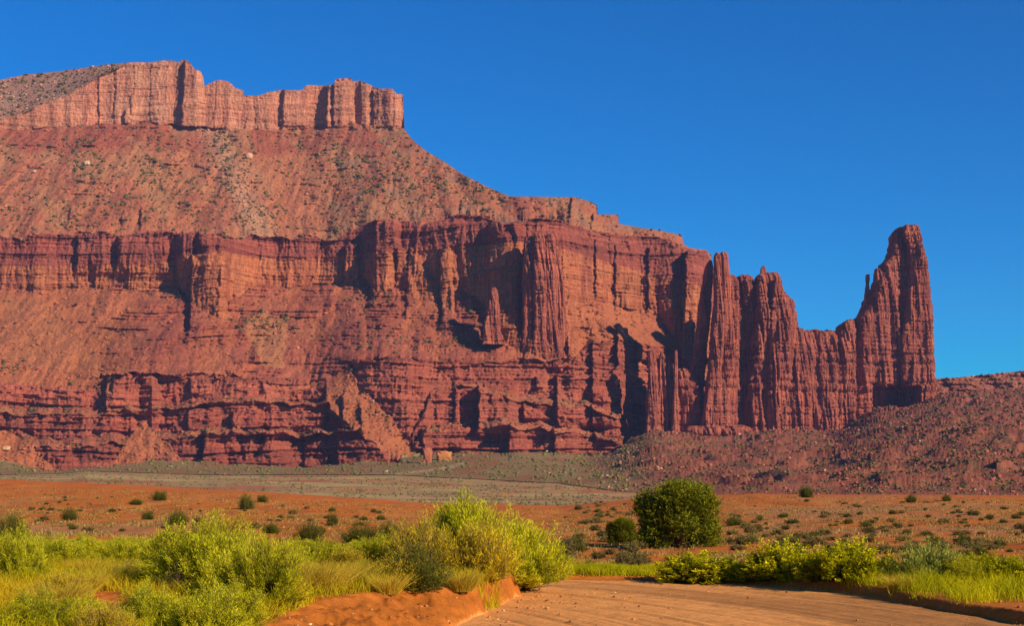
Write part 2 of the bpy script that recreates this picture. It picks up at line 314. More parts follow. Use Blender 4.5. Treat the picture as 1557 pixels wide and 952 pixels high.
det = np.where((ra > 0.5) & (Z > 0), 16 * lump2 - rocks * 0.8 - 2.2 * led - 3 * blk * .3, det)
edge = sm(0.0, 0.03, tt)                                             # keeps the seam with the plain
det *= edge
# the slope behind the towers stays quiet
D2 = D - DISP * 1.0 + det - np.where(low | mid, 0.5 * (blk + flu).mean(), 0)
D2 = np.maximum(D2, 700)
P = np.stack([(PX - CX) / F * D2, D2, CAMZ + (YH - PY) / F * D2], -1)
# the rubble apron is bumpy in height, not in depth
ax, ay = P[..., 0], P[..., 1]
hum = 5.0 * fbm(ax / 55, ay / 75, 3, 401) + 4.5 * np.maximum(0, fbm(ax / 17, ay / 24, 4, 405)) * (.5 + sm(-.2, .3, fbm(ax / 90, ay / 110, 2, 406))) + 1.5 * np.abs(fbm(ax / 5, ay / 6, 2, 409))
stp = ay / 30 + 1.5 * fbm(ax / 60, ay / 60, 3, 411); hum = hum + 6.0 * (blocks(stp, 5) * sm(-.1, .2, fbm(ax / 50, ay / 60, 2, 415)))
P[..., 2] += np.where(Z == 0, hum * (0.12 + .88 * rub) * sm(0, .12, tt) * (1 - .6 * sm(0, 12, PY - foot[None]) * 0), 0)
# tops run back from the skyline and then drop on the far side
back = []
top = P[-1]
for dy, dz in ((25, 1.0), (90, -2), (300, -10), (700, -60), (1200, -500), (1500, -1200)):
    q = top.copy(); k = (D2[-1] + dy) / D2[-1]; q[:, 0] *= k; q[:, 1] += dy; q[:, 2] += dz + 3 * vn(q[:, 0] / 30, q[:, 1] / 30, 5)
    q[:, 2] = np.maximum(q[:, 2], -40); back.append(q)
P = np.concatenate([P, np.array(back)], 0)
# rock colours by bed
def c3(r, g, b): return np.array([r, g, b])
zc = {0: c3(.33,.20,.075), 1: c3(.32,.083,.044), 2: c3(.35,.11,.050), 3: c3(.32,.083,.045), 4: c3(.36,.115,.052), 5: c3(.34,.09,.047),
      6: c3(.38,.112,.052), 7: c3(.44,.135,.052), 8: c3(.285,.074,.044), 9: c3(.41,.132,.062), 10: c3(.52,.20,.105), 11: c3(.46,.22,.13)}
COL = np.zeros(P.shape)
zi = np.concatenate([Z, np.repeat(Z[-1:], 6, 0)], 0)
for k, v in zc.items(): COL[zi == k] = v
Xa, Za = P[..., 0], P[..., 2]
pxa = np.concatenate([PX, np.repeat(PX[-1:], 6, 0)]); pya = np.concatenate([PY, np.repeat(PY[-1:], 6, 0)])
def mixc(mask, col, a=1.0):
    global COL
    m = (np.clip(mask, 0, 1) * a)[..., None]; COL = COL * (1 - m) + np.asarray(col) * m
tone = fbm(Xa / 90, Za / 60, 4, 111)
strat = blocks((Za + 10 * fbm(Xa / 300, Za / 300, 2, 31)) / 11, 15) - 0.5
strk = fbm(Xa / 7, Za / 130, 3, 115)
shf = np.concatenate([shelf * (Z == 6) * (1 - fanm), np.zeros((6, nc))]); COL = COL * (1 - .75 * shf[..., None]) + zc[5] * .75 * shf[..., None]
strat2 = blocks((Za + 6 * fbm(Xa / 200, Za / 200, 2, 32)) / 3.9, 16) - .5
COL *= (1 + 0.26 * tone + (0.34 * strat + .26 * strat2) * np.where(np.isin(zi, [1, 3, 5, 8]), 1, .3 + .7 * shf))[..., None]
COL[..., 1:] *= (1 + 0.16 * fbm(Xa / 50, Za / 40, 3, 119))[..., None]
mixc((zi == 9) * sm(760, 800, pxa), (.35, .095, .052), .85)
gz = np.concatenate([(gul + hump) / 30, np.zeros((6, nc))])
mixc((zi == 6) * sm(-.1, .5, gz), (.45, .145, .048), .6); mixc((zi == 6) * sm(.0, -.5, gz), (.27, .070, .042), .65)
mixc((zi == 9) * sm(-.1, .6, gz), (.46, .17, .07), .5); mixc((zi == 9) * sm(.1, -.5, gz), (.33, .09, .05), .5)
mz = np.isin(zi, [7])
mixc(mz * sm(0.0, 0.4, strk), (.27, .075, .04), .75)                         # dark varnish streaks
mixc(mz * sm(0.05, 0.4, fbm(Xa / 40, Za / 50, 2, 121)), (.46, .155, .062), .45)
mixc((zi == 10) * sm(0.0, 0.35, strk) * sm(-.2, .2, tone), (.33, .10, .07), .7)
mixc((zi == 10) * sm(150, 175, pxa) * (1 - sm(262, 280, pxa)) * sm(-0.2, .3, fbm(Xa / 40, Za / 60, 2, 131)), (.55, .24, .13), .8)
mixc((zi == 10) * (1 - sm(40, 100, pxa)), (.42, .15, .075), .6)
mixc((zi == 9) * sm(0, 14, pl(B9, pxa) + 45 - pya), (.33, .085, .045), .75)    # dark red shale below the cap
mixc((zi == 9) * sm(-0.05, 0.3, fbm(Xa / 60 + Za / 90, Za / 120, 3, 141)), (.42, .19, .08), .6)
mixc((zi == 9) * np.exp(-((pxa - (325 + 0.45 * (pya - 200))) / 22) ** 2), (.46, .24, .13), .7)   # pale rock slide
mixc((zi == 9) * sm(.1, .35, fbm(Xa / 30, Za / 25, 3, 145)) * sm(480, 540, pxa), (.30, .16, .09), .6)
def poly(pts):                                                             # soft polygon mask in the hill's own map
    x, y = pxa + 4 * vn(Xa / 12, Za / 12, 7), pya + 4 * vn(Xa / 12, Za / 12, 8); ins = np.zeros(x.shape, bool); n = len(pts)
    for i in range(n):
        (x1, y1), (x2, y2) = pts[i], pts[(i + 1) % n]
        cnd = ((y1 > y) != (y2 > y)) & (x < (x2 - x1) * (y - y1) / (y2 - y1 + 1e-9) + x1); ins ^= cnd
    return ins.astype(float)
fan = np.concatenate([fanm, np.zeros((6, nc), bool)]).astype(float)
mixc(fan, (.42, .135, .048), .55)
mixc(poly([(0,450),(60,450),(160,560),(170,570),(60,560),(0,540)]), (.42, .15, .055), .5)
mixc(poly([(370,500),(400,470),(440,490),(430,560),(400,560)]), (.45, .19, .07), .6)
mixc(poly([(355,380),(372,385),(375,450),(350,450)]) * mz, (.50, .17, .065), .5)
ap = (zi == 0).astype(float)
mixc(ap * sm(860, 1060, pxa + 90 * fbm(Xa / 60, P[..., 1] / 80, 3, 152)), (.34, .102, .052), .95)
mixc(ap * sm(.0, .35, fbm(Xa / 70, P[..., 1] / 120, 4, 151)) * (1 - sm(900, 960, pxa)), (.34, .12, .05), .7)
mixc(((zi > 0) & (pxa > 1110)), (.36, .11, .056), .8)
mixc(((zi > 0) & (pxa > 1417)) * (1 - sm(590, 612, pya)), (.36, .12, .065), .8)
mixc(((zi >= 0) & (pxa > 960)) * sm(.12, .4, fbm(Xa / 26, Za / 9, 4, 161)) * sm(610, 640, pya), (.15, .11, .05), .55)
trk = np.interp(pxa, [560, 640, 680, 704], [727, 717, 712, 706]); mixc((np.abs(pya - trk) < 1.6 + 1.2 * (pxa > 670)) * (pxa > 575) * (pxa < 706) * ap, (.52, .33, .16), .8)
nr2 = NR + 6
COL *= np.array([.82, .82, .88])
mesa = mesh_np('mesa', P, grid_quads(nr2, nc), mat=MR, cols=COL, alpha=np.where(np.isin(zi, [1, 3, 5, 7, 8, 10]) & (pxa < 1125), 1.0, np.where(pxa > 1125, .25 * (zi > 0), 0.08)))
tag(mesa, 'layered red sandstone mesa with pale cap cliff, talus slopes and ledgy lower cliffs', 'mesa', kind='structure')
print('mesa', time.time() - T0)

# ------------------------------------------------------------------ free-standing rock towers
def loft(rows, Y, dep, seed, nth=150, step=1.2, pw=5.0, flu_a=1.0, top_r=5.0, led_a=1.0, skew=0.0, crest=5.0, tilt=0.0, alcove=None):
    """closed column: rows are (py, left px, right px), dep its half depth in metres"""
    ys = np.array([r[0] for r in rows], float); n = max(12, int((ys[-1] - ys[0]) / step))
    py = np.linspace(ys[0], ys[-1], n)
    L = np.interp(py, ys, [r[1] for r in rows]); Rr = np.interp(py, ys, [r[2] for r in rows])
    jw = np.clip((Rr - L) / 30, .15, 1.3); L = L + jw * (1.3 * vn(py / 7, 0 * py, seed) + 1.6 * (blocks(py / 6, seed + 3) - .5) + .9 * vn(py / 2.2, 0 * py, seed + 6)); Rr = Rr + jw * (1.3 * vn(py / 7, 0 * py + 5, seed) + 1.6 * (blocks(py / 6, seed + 4) - .5) + .9 * vn(py / 2.2, 0 * py + 8, seed + 6))
    zz = CAMZ + (YH - py) / F * Y; cx = ((L + Rr) / 2 - CX) / F * Y; hw = (Rr - L) / 2 / F * Y
    th = np.linspace(0, 2 * math.pi, nth, endpoint=False)
    c, s_ = np.cos(th), np.sin(th); rr = (np.abs(c) ** pw + np.abs(s_) ** pw) ** (-1 / pw)
    d = np.interp(np.arange(n) / n, [0, 0.05, .3, 1], [dep * .55, dep * .7, dep, dep * 1.25]) if np.isscalar(dep) else np.interp(py, ys, dep)
    ex = rr * c; ey = rr * s_
    X = cx[:, None] + hw[:, None] * ex; YY = Y + d[:, None] * ey + tilt * (zz - zz[-1])[:, None]; Zz = np.broadcast_to(zz[:, None], X.shape).copy()
    per = np.cumsum(np.concatenate([[0], np.hypot(np.diff(ex) * hw.mean(), np.diff(ey) * np.mean(d))]))
    U = X + 0.9 * YY * np.sign(ex)[None] * .0 + .85 * (YY - Y) + seed * 91.7 + 1.6 * vn(X / 22, Zz / 75, seed) + .6 * vn(X / 5, Zz / 22, seed + 2)
    f = 3.2 * blocks(U / 15, seed) + 3.2 * blocks(U / 6.0 + 7 + .31 * np.floor(Zz / 37), seed + 1) + 2.2 * blocks(U / 3.1 + .4 * np.floor(Zz / 14), seed + 11) + 1.8 * ridged(U / 9, Zz / 300, 2, seed + 2) + 1.6 * ridged(U / 3.6, Zz / 60, 1, seed + 3)
    f = f * (.55 + .8 * sm(-.3, .4, fbm(X / 22, Zz / 90, 2, seed + 44)))
    zs = Zz + 3 * vn(X / 60, Zz / 60, seed)
    l = (1.3 * blocks(zs / 6.0, 8) + 0.9 * blocks(zs / 2.9 + 9, 9)) * (0.4 + 1.2 * blocks(U / 8, seed + 21)) + .8 * blocks(zs / 23, 7) + np.where(blocks(zs / 2.3 + 3, 19) > .76, -1.8, 0) * (blocks(U / 11, seed + 23) > .3)
    g = 1.0 * fbm(U / 3.2, Zz / 3.2, 3, seed + 5)
    k = (f - 6.3) * flu_a * 0.85 + (l - 1.1) * led_a * .95 + g
    k = k * np.clip(hw / 12, 0.16, 1.0)[:, None]
    inward = np.minimum(1, 0.4 + 0.6 * np.abs(ey))[None]            # keep the outline close to the traced one
    X += c[None] * k * (1 - 0.6 * np.abs(ex)[None]) ; YY += s_[None] * k * 1.4
    if alcove:  # added recess, shaped to give the spiked shadow patch at the tower foot
        al, ar, at_, ab, ad = alcove; pxv = CX + X / Y * F; pyv = YH - (Zz - CAMZ) / Y * F
        wv = sm(al - 1, al + 2, pxv + 1.5 * vn(pyv / 4, 0, 3)) * (1 - sm(ar - 2, ar + 1, pxv + 1.5 * vn(pyv / 4, 9, 3))) * sm(at_ - 1, at_ + 1, pyv + 9 * blocks(pxv / 7, 4) - 4 + 20 * np.exp(-((pxv - 1363) / 3.2) ** 2)) * (1 - sm(ab - 1, ab + 4, pyv))
        YY += wv * ad * (ey[None] < -.3)
    # ragged crest
    tr = np.clip(1 - (np.arange(n) * (ys[-1] - ys[0]) / n) / top_r, 0, 1)[:, None]
    Zz -= tr * np.maximum(0, (blocks(U / 9, seed + 8) * 0.6 + blocks(U / 4 + 3, seed + 9) * 0.5)) * crest * 1.3 * np.clip(hw.mean() / 14, .15, 1)
    co = np.stack([X, YY, Zz], -1)
    # close the top with two shrinking rings
    rings = [co]
    cen = co[0].mean(0)
    for kx, dz in ((0.6, 1.0), (0.25, 0.5), (0.02, 0.0)):
        q = cen + (co[0] - cen) * [kx, kx, 0.7]; q[:, 2] += dz * min(1, hw[0] / 8); rings.insert(0, q[None])
    co = np.concatenate(rings, 0)
    nr = co.shape[0]
    quads = grid_quads(nr, nth, True)
    Xc, Zc = co[..., 0], co[..., 2]
    Uu = np.concatenate([np.repeat(U[:1], nr - n, 0), U], 0)
    col = np.zeros(co.shape) + c3(.41, .112, .064)
    col *= (1 + .28 * fbm(Xc / 40, Zc / 60, 3, 5) + .30 * (blocks((Zc + 3 * vn(Xc / 60, Zc / 60, 4)) / 9, 15) - .5))[..., None]
    m = (sm(-.05, .3, fbm(Uu / 4.5, Zc / 110, 3, seed)) * .8)[..., None]; col = col * (1 - m) + np.array([.26, .066, .046]) * m
    m = (sm(.1, .4, fbm(Uu / 12, Zc / 70, 3, seed + 30)) * .7)[..., None]; col = col * (1 - m) + np.array([.43, .13, .068]) * m
    return co.reshape(-1, 3), quads, col.reshape(-1, 3)
def rock(name, lofts, label, cat, group=None):
    cs, qs, ks = [], [], []; n = 0
    for a, kw in lofts:
        co, q, col = loft(*a, **kw); cs.append(co); qs.append(q + n); ks.append(col); n += len(co)
    co = np.concatenate(cs); base = co[:, 2].min()
    o = mesh_np(name, co - [0, 0, 0], np.concatenate(qs), mat=MT, cols=np.concatenate(ks))
    # origin at the foot
    cx_, cy_ = co[:, 0].mean(), co[:, 1].mean()
    o.data.transform(__import__('mathutils').Matrix.Translation((-cx_, -cy_, -base))); o.location = (cx_, cy_, base)
    return tag(o, label, cat, group)
YT = 2125
rock('rock_tower', [
    (([(344,1365,1393),(350,1360,1394),(358,1356,1395),(372,1354,1397),(389,1349,1400),(400,1343,1402),(408,1337,1404),(421,1334,1406),(445,1326,1408),(458,1314,1410),(488,1301,1412),(520,1299,1413),(576,1297,1414),(600,1296,1416),(650,1294,1420)], YT - 4, 30, 3), dict(nth=300, top_r=8, crest=7, alcove=(1320, 1391, 588, 619, 40))),
    (([(341,1374,1394.5),(357,1372,1396),(378,1376,1399),(389,1377,1402),(405,1377,1406),(430,1376,1410),(470,1371,1413),(500,1367,1415),(540,1364,1416),(576,1363,1418),(600,1366,1420),(650,1366,1424)], YT - 20, 26, 9), dict(nth=240, top_r=6, crest=5, alcove=(1320, 1391, 588, 619, 40))),
    (([(417,1316,1322),(424,1315.5,1322.5),(432,1317,1321),(440,1315,1322),(460,1313,1324),(480,1308,1330)], YT - 8, 5, 14), dict(nth=40)),
    (([(406,1331,1336),(416,1330,1342),(440,1328,1350),(470,1324,1350)], YT - 14, 12, 17), dict(nth=60)),
    (([(484,1290,1293),(490,1286,1298),(505,1280,1302),(560,1278,1306),(650,1276,1310)], YT - 2, 22, 19), dict(nth=110)),
  ], 'tallest red rock tower, blade-shaped with a flat notched top, standing alone at the ridge end', 'rock tower')
YF = 2085
rock('rock_fin', [
    (([(413,1156,1180),(418,1153,1182),(428,1150,1184),(440,1148,1186),(452,1147,1196),(465,1146,1205),(480,1144,1207),(496,1143,1210),(540,1138,1214),(600,1131,1220),(662,1128,1226)], YF, 30, 21), dict(nth=260)),
    (([(404,1158,1163),(410,1156,1165),(420,1155,1167)], YF - 6, 4, 22), dict(nth=30)),
    (([(421,1176,1183),(450,1172,1192),(470,1170,1203),(560,1165,1206),(662,1160,1212)], YF - 16, 24, 23), dict(nth=150)),
    (([(498,1203,1219),(520,1202,1222),(560,1200,1226),(662,1194,1230)], YF - 8, 30, 24), dict(nth=140)),
    (([(500,1216,1242),(560,1215,1244),(662,1213,1246)], YF - 2, 28, 25), dict(nth=130)),
    (([(501,1240,1267),(530,1239,1269),(662,1238,1272)], YF - 8, 28, 26), dict(nth=140)),
    (([(484,1289,1292),(490,1283,1297),(496,1273,1299),(506,1270,1300),(540,1268,1297),(600,1266,1296),(662,1264,1297)], YF, 28, 27), dict(nth=150)),
  ], 'wide fluted red rock fin with stepped skyline between the twin spires and the tall tower', 'rock fin')
rock('rock_spire', [
    (([(383,1096,1104),(388,1096,1107),(400,1097,1107),(420,1098,1109),(470,1096,1112),(540,1092,1116),(600,1088,1110),(674,1082,1110)], 2012, 18, 31), dict(nth=110, crest=2)),
    (([(384,1088,1092),(390,1086,1095),(405,1086,1096),(420,1085,1097),(450,1086,1099),(470,1085,1104),(500,1082,1102),(540,1079,1099),(580,1074,1094),(625,1068,1090),(674,1060,1094)], 1994, 14, 32), dict(nth=110, crest=2)),
    (([(417,1107,1114),(421,1105,1118),(430,1104,1122),(520,1103,1124),(600,1100,1120),(650,1098,1120)], 2024, 16, 33), dict(nth=90, crest=2)),
  ], 'slender twin-tipped red rock spire just left of the stepped fin', 'rock spire')
rock('rock_spire', [
    (([(418,1126,1137),(422,1121,1143),(440,1119,1146),(480,1117,1148),(520,1113,1150),(560,1110,1152),(650,1106,1156)], YF + 6, 18, 35), dict(nth=120, crest=2)),
  ], 'blunt ribbed rock column wedged between the twin-tipped spire and the stepped fin', 'rock spire')
rock('rock_spire', [
    (([(396,1077,1082),(405,1073,1084),(425,1069,1084),(470,1062,1080),(510,1057,1076),(545,1052,1074),(600,1046,1070),(668,1036,1068)], 2040, 16, 37), dict(nth=110, crest=2)),
  ], 'tapering dark-sided rock rib between the mesa end and the twin-tipped spire', 'rock spire')
rock('rock_outcrop', [
    (([(560,1030,1044),(572,1028,1056),(590,1026,1062),(672,1010,1074)], 2015, 16, 41), dict(nth=100)),
    (([(575,1088,1100),(600,1086,1108),(672,1078,1112)], 1985, 10, 42), dict(nth=80)),
    (([(645,1048,1132),(652,1042,1140),(674,1036,1146)], 1985, 22, 43), dict(nth=240, top_r=4)),
  ], 'low blocky red rock outcrop at the foot of the spires', 'rock outcrop')
rock('rock_spire', [
    (([(531,990,994),(536,987,997),(560,986,999),(600,984,1001),(672,980,1006)], 1985, 9, 45), dict(nth=70, crest=1.5)),
    (([(536,1004,1008),(545,1002,1012),(600,1000,1014),(672,998,1018)], 1990, 8, 46), dict(nth=70, crest=1.5)),
  ], 'short twin-knobbed red spire in front of the dark shaded alcove', 'rock spire')
rock('rock_spire', [
    (([(533,1026,1029),(540,1025,1030),(600,1023,1031),(672,1019,1034)], 1978, 9, 48), dict(nth=60, crest=1.0)),
    (([(545,1014,1018),(560,1012,1026),(600,1010,1028),(672,1006,1032)], 1992, 9, 49), dict(nth=80, crest=1.0)),
  ], 'needle-thin rock blade right of the short twin-knobbed spire', 'rock spire')
def wall_y(px, py):
    c = np.argmin(np.abs(pxs - px)); r = np.argmin(np.abs(PY[:, c] - py)); return P[r, c, 1]
yb = min(wall_y(x, 400) for x in (800, 820, 840, 855)); yb = min(yb, 2290) - 20; print('buttress', yb, [wall_y(x, y) for x, y in ((780,400),(780,520),(830,540),(820,545),(750,500),(750,440))])
rock('rock_buttress', [
    (([(360,798,811),(368,797,812),(380,797,813),(430,795,812),(500,794,811),(560,790,812)], yb - 4, 22, 61), dict(nth=90, top_r=9, crest=4)),
    (([(355,811,826),(364,810,828),(380,810,829),(430,812,831),(500,810,832),(560,808,834)], yb - 12, 24, 62), dict(nth=100, top_r=9, crest=4)),
    (([(357,827,842),(366,827,845),(380,828,846),(430,829,847),(500,828,849),(560,826,852)], yb - 8, 24, 63), dict(nth=100, top_r=9, crest=4)),
    (([(374,843,851),(380,843,853),(430,844,856),(500,845,862),(560,846,868)], yb, 22, 64), dict(nth=90, top_r=7, crest=4)),
  ], 'tall fluted dark red buttress standing forward of the middle of the cliff', 'rock buttress')
rock('rock_pinnacle', [
    (([(437,748,754),(442,746,757),(470,740,760),(500,736,762),(525,733,765)], wall_y(750, 500) - 22, 14, 66), dict(nth=90, top_r=6, crest=3)),
  ], 'short pointed rock pinnacle left of the tall fluted buttress', 'rock pinnacle')
print('towers', time.time() - T0)

# ------------------------------------------------------------------ the plain, the bank and the dirt road
def seg_x(pts, Y): return np.interp(Y, [p[1] for p in pts], [p[0] for p in pts])
ROADL = [(-3.6,2),(-2.4,12),(-0.8,20.2),(0.27,26.7),(0.6,28),(-2.0,28.2),(-30,29)]
BANKT = [(-5.0,2),(-3.6,12),(-2.96,15.6),(-2.5,19.0),(-1.7,20.6),(-0.2,22.8),(0.15,25.5),(-0.4,27),(-3,27.3),(-34,27.6)]
ROADR = [(12,2),(8.7,14),(7.28,20.2),(6.6,23.5),(5.95,26.7),(4.6,28.4),(2.6,29.6),(0,30.4),(-30,31.5)]
PXN = [-900, -400, 0, 130, 300, 420, 600, 850, 1000, 1150, 1400, 1557, 1950, 2500]
def zrow(Y, ys): return [CAMZ + (YH - y) / F * Y for y in ys]
ROWS = {
    30: [.35, .35, .35, .35, .35, .35, .15, -.05, -.05, -.05, .1, .25, .3, .3],
    42: [-.2, -.2, -.2, -.2, -.2, -.2, -.35, -.6, -.6, -.55, -.5, -.4, -.4, -.4],
    65: zrow(65, [830,830,828,828,828,830,832,836,836,834,832,830,830,830]),
    100: zrow(100, [798,798,800,800,800,802,806,812,812,808,802,800,800,800]),
    180: zrow(180, [772,772,774,774,774,778,784,792,786,778,772,772,772,772]),
    300: zrow(300, [722,724,729,735,745,751,763,771,757,751,752,753,753,753]),
    420: zrow(420, [735,735,742,746,752,757,768,775,766,764,764,764,764,764]),
    700: zrow(700, [745,745,750,752,758,762,766,768,766,766,766,766,766,766]),
    1000: zrow(1000, [738,738,742,743,747,750,754,756,756,757,757,757,757,757]),
}
cb = np.concatenate([-900 - np.geomspace(9000, 20, 90), np.arange(-880, -40, 8.0), np.arange(-40, 1600, 2.6), np.arange(1600, 2500, 8.0), 2500 + np.geomspace(20, 9000, 90)])
yr = np.concatenate([np.geomspace(3, 13, 50, endpoint=False), np.geomspace(13, 34, 330, endpoint=False), np.geomspace(34, 900, 300)])
kY = sorted(ROWS)
def z_far(px, Y):
    lz = [np.interp(px, PXN, ROWS[k]) for k in kY]; ly = np.log(np.array(kY, float)); t = np.log(np.maximum(Y, 1.0))
    o = lz[0] + 0 * t
    for i in range(len(kY) - 1):
        f = sm(ly[i], ly[i + 1], t); f = 0.5 * f + 0.5 * np.clip((t - ly[i]) / (ly[i + 1] - ly[i]), 0, 1)
        o = np.where(t > ly[i], lz[i] * (1 - f) + lz[i + 1] * f, o)
    return o
def masks(X, Y):
    xl = seg_x(ROADL, Y) + 0.10 * vn(Y / 0.9, 0 * Y, 201) ; bt = seg_x(BANKT, Y) + 0.3 * vn(Y / 0.9, 0 * Y, 202) + .14 * vn(Y / .25, 0 * Y, 205); xr = seg_x(ROADR, Y) + 0.14 * vn(Y / 1.1, 0 * Y, 203) + .03 * vn(Y / .22, 0 * Y, 204)
    lb = np.clip((xl - X) / np.maximum(xl - bt, 0.15), 0, 1); lb = np.where(Y > 28.2, 0, lb)
    rb = sm(0.0, 0.22, X - xr)
    road = (X > xl) & (X < xr) & (Y < 31.5)
    return lb, rb, road, xl, bt, xr
def ground_z(X, Y):
    X = np.asarray(X, float); Y = np.asarray(Y, float)
    px = CX + X / Y * F
    lb, rb, road, xl, bt, xr = masks(X, Y)
    near = 0.44 * lb ** 0.85 + rb * 0.17 * sm(30, 26, Y) + rb * 0.12 * sm(0, 4, X - xr) + 0.10 * sm(0, 3, bt - X)
    near = np.where(Y > 27, near, near)
    zn = near + 0.035 * fbm(X / 1.6, Y / 1.6, 4, 210) * np.where(road, 0.25, 1) + 0.10 * fbm(X / 6, Y / 6, 2, 214) * np.where(road, 0, 1)
    # clods and gullies of the cut bank
    bk = lb * (1 - lb) * 4
    zn = zn + bk * (0.13 * ridged(X / 0.5 + Y * .3, Y / .35, 4, 216) - 0.06) + 0.03 * fbm(X / .25, Y / .25, 3, 217) * (lb > 0.02)
    # shallow wheel ruts following the bend
    r_ = np.hypot(X + 14, Y - 15)
    ruts = 0.5 * vn(r_ / 0.42, Y / 14, 221) + 0.35 * vn(r_ / .16, Y / 9, 222) + .25 * vn(r_ / .07, Y / 6, 223)
    rd = sm(0, .5, X - xl) * sm(0, .5, xr - X)
    zn = zn + np.where(road, 0.055 * ruts * rd, 0)
    zf = z_far(px, Y)
    zf = zf + np.clip(Y / 900, .05, 1) * 0 + 0.26 * fbm(X / 5, Y / 8, 4, 230) * sm(30, 60, Y) + 0.55 * fbm(X / 32, Y / 45, 3, 236) * sm(60, 160, Y) + 2.0 * fbm(X / 110, Y / 140, 3, 239) * sm(300, 500, Y) * (1 - sm(800, 900, Y))
    w = sm(27.5, 40, Y)
    return zn * (1 - w) + zf * w
def ray_ground(px, py, y0=9.0, y1=800.0):
    Y = np.geomspace(y0, y1, 1500); X = (px - CX) / F * Y; g = ground_z(X, Y); z = CAMZ + (YH - py) / F * Y
    i = np.argmax(z < g)
    if not (z < g).any(): i = np.argmin(np.abs(z - g))
    return float(X[i]), float(Y[i]), float(g[i])
PXg, Yg = np.meshgrid(cb, yr); Xg = (PXg - CX) / F * Yg; Zg = ground_z(Xg, Yg)
lbm, rbm, roadm, xlm, btm, xrm = masks(Xg, Yg)
# join to the foot of the mesa: last rows run from the plain to the mesa's first row
Y_end = pl(YST, cb); z_end = CAMZ + (YH - pl(START, cb)) / F * Y_end
ex_rows = []; exX = []; exZ = []; exY = []
zl = Zg[-1]
for k in np.linspace(0.02, 1, 110):
    Yk = 900 + (Y_end + 25 - 900) * k; ke = np.clip((Yk - 900) / (Y_end - 900 + 1e-6), 0, 1.05) if True else k
    Zk = zl + (z_end - zl) * k; Zk = Zk + (1.6 * fbm((cb - CX) / F * Yk / 60, Yk / 60, 3, 250) + .8 * fbm((cb - CX) / F * Yk / 14, Yk / 20, 3, 251)) * np.sin(min(k, 1) * math.pi)
    if k > 0.985: Zk = Zk - 0.2
    exX.append((cb - CX) / F * Yk); exY.append(Yk); exZ.append(Zk)
GX = np.concatenate([Xg, np.array(exX)]); GY = np.concatenate([Yg, np.array(exY)]); GZ = np.concatenate([Zg, np.array(exZ)])
GP = np.stack([GX, GY, GZ], -1)
gpx = CX + GX / GY * F
gc = np.zeros(GP.shape) + c3(.45, .125, .014)
def gm(mask, col, a=1.0):
    global gc
    m = (np.clip(mask, 0, 1) * a)[..., None]; gc = gc * (1 - m) + np.asarray(col) * m
gm(sm(-.1, .3, fbm(GX / 9, GY / 14, 4, 260)) * sm(30, 60, GY), (.48, .18, .035), .7)
gm(sm(.0, .3, fbm(GX / 5 + 30, GY / 16, 4, 261)) * sm(30, 60, GY), (.34, .085, .014), .7)
gm(sm(.0, .4, fbm(GX / 30, GY / 60, 4, 262)) * sm(60, 90, GY) * (1 - sm(200, 400, gpx)), (.40, .20, .075), .6)
gm(sm(-.2, .3, fbm(GX / 24, GY / 40, 3, 264)) * sm(50, 90, GY) * sm(1080, 1200, gpx), (.34, .16, .07), .55)
gm(sm(200, 300, GY) * (1 - sm(330, 400, GY)), (.44, .105, .018), .7)
gm(sm(360, 430, GY + 130 * fbm(GX / 50, GY / 60, 4, 277)) * sm(-.7, -.2, fbm(GX / 60, GY / 150, 3, 265)), (.30, .20, .08), .9)
gm(sm(450, 600, GY) * sm(.1, .3, fbm(GX / 160, GY / 100, 3, 266)), (.40, .27, .10), .8)
gm(sm(450, 600, GY) * sm(.12, .35, fbm(GX / 130 + 9, GY / 70, 4, 268)), (.32, .10, .045), .85)
gm(sm(450, 600, GY) * sm(860, 1060, gpx + 90 * fbm(GX / 60, GY / 80, 3, 152)), (.34, .105, .05), .9)
gm(1 - sm(30, 46, GY), (.43, .125, .018), .8)
gc[:len(yr)][roadm] = 0
gc[:len(yr)] += np.where(roadm[..., None], c3(.68, .28, .075), 0)
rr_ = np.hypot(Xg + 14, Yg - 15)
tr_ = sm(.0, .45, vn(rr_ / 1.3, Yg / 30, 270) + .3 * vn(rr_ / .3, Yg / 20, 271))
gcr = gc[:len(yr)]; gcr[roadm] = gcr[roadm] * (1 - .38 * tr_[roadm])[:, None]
gc[:len(yr)] *= (1 - .25 * (lbm * (1 - lbm) * 4))[..., None] * 1.0
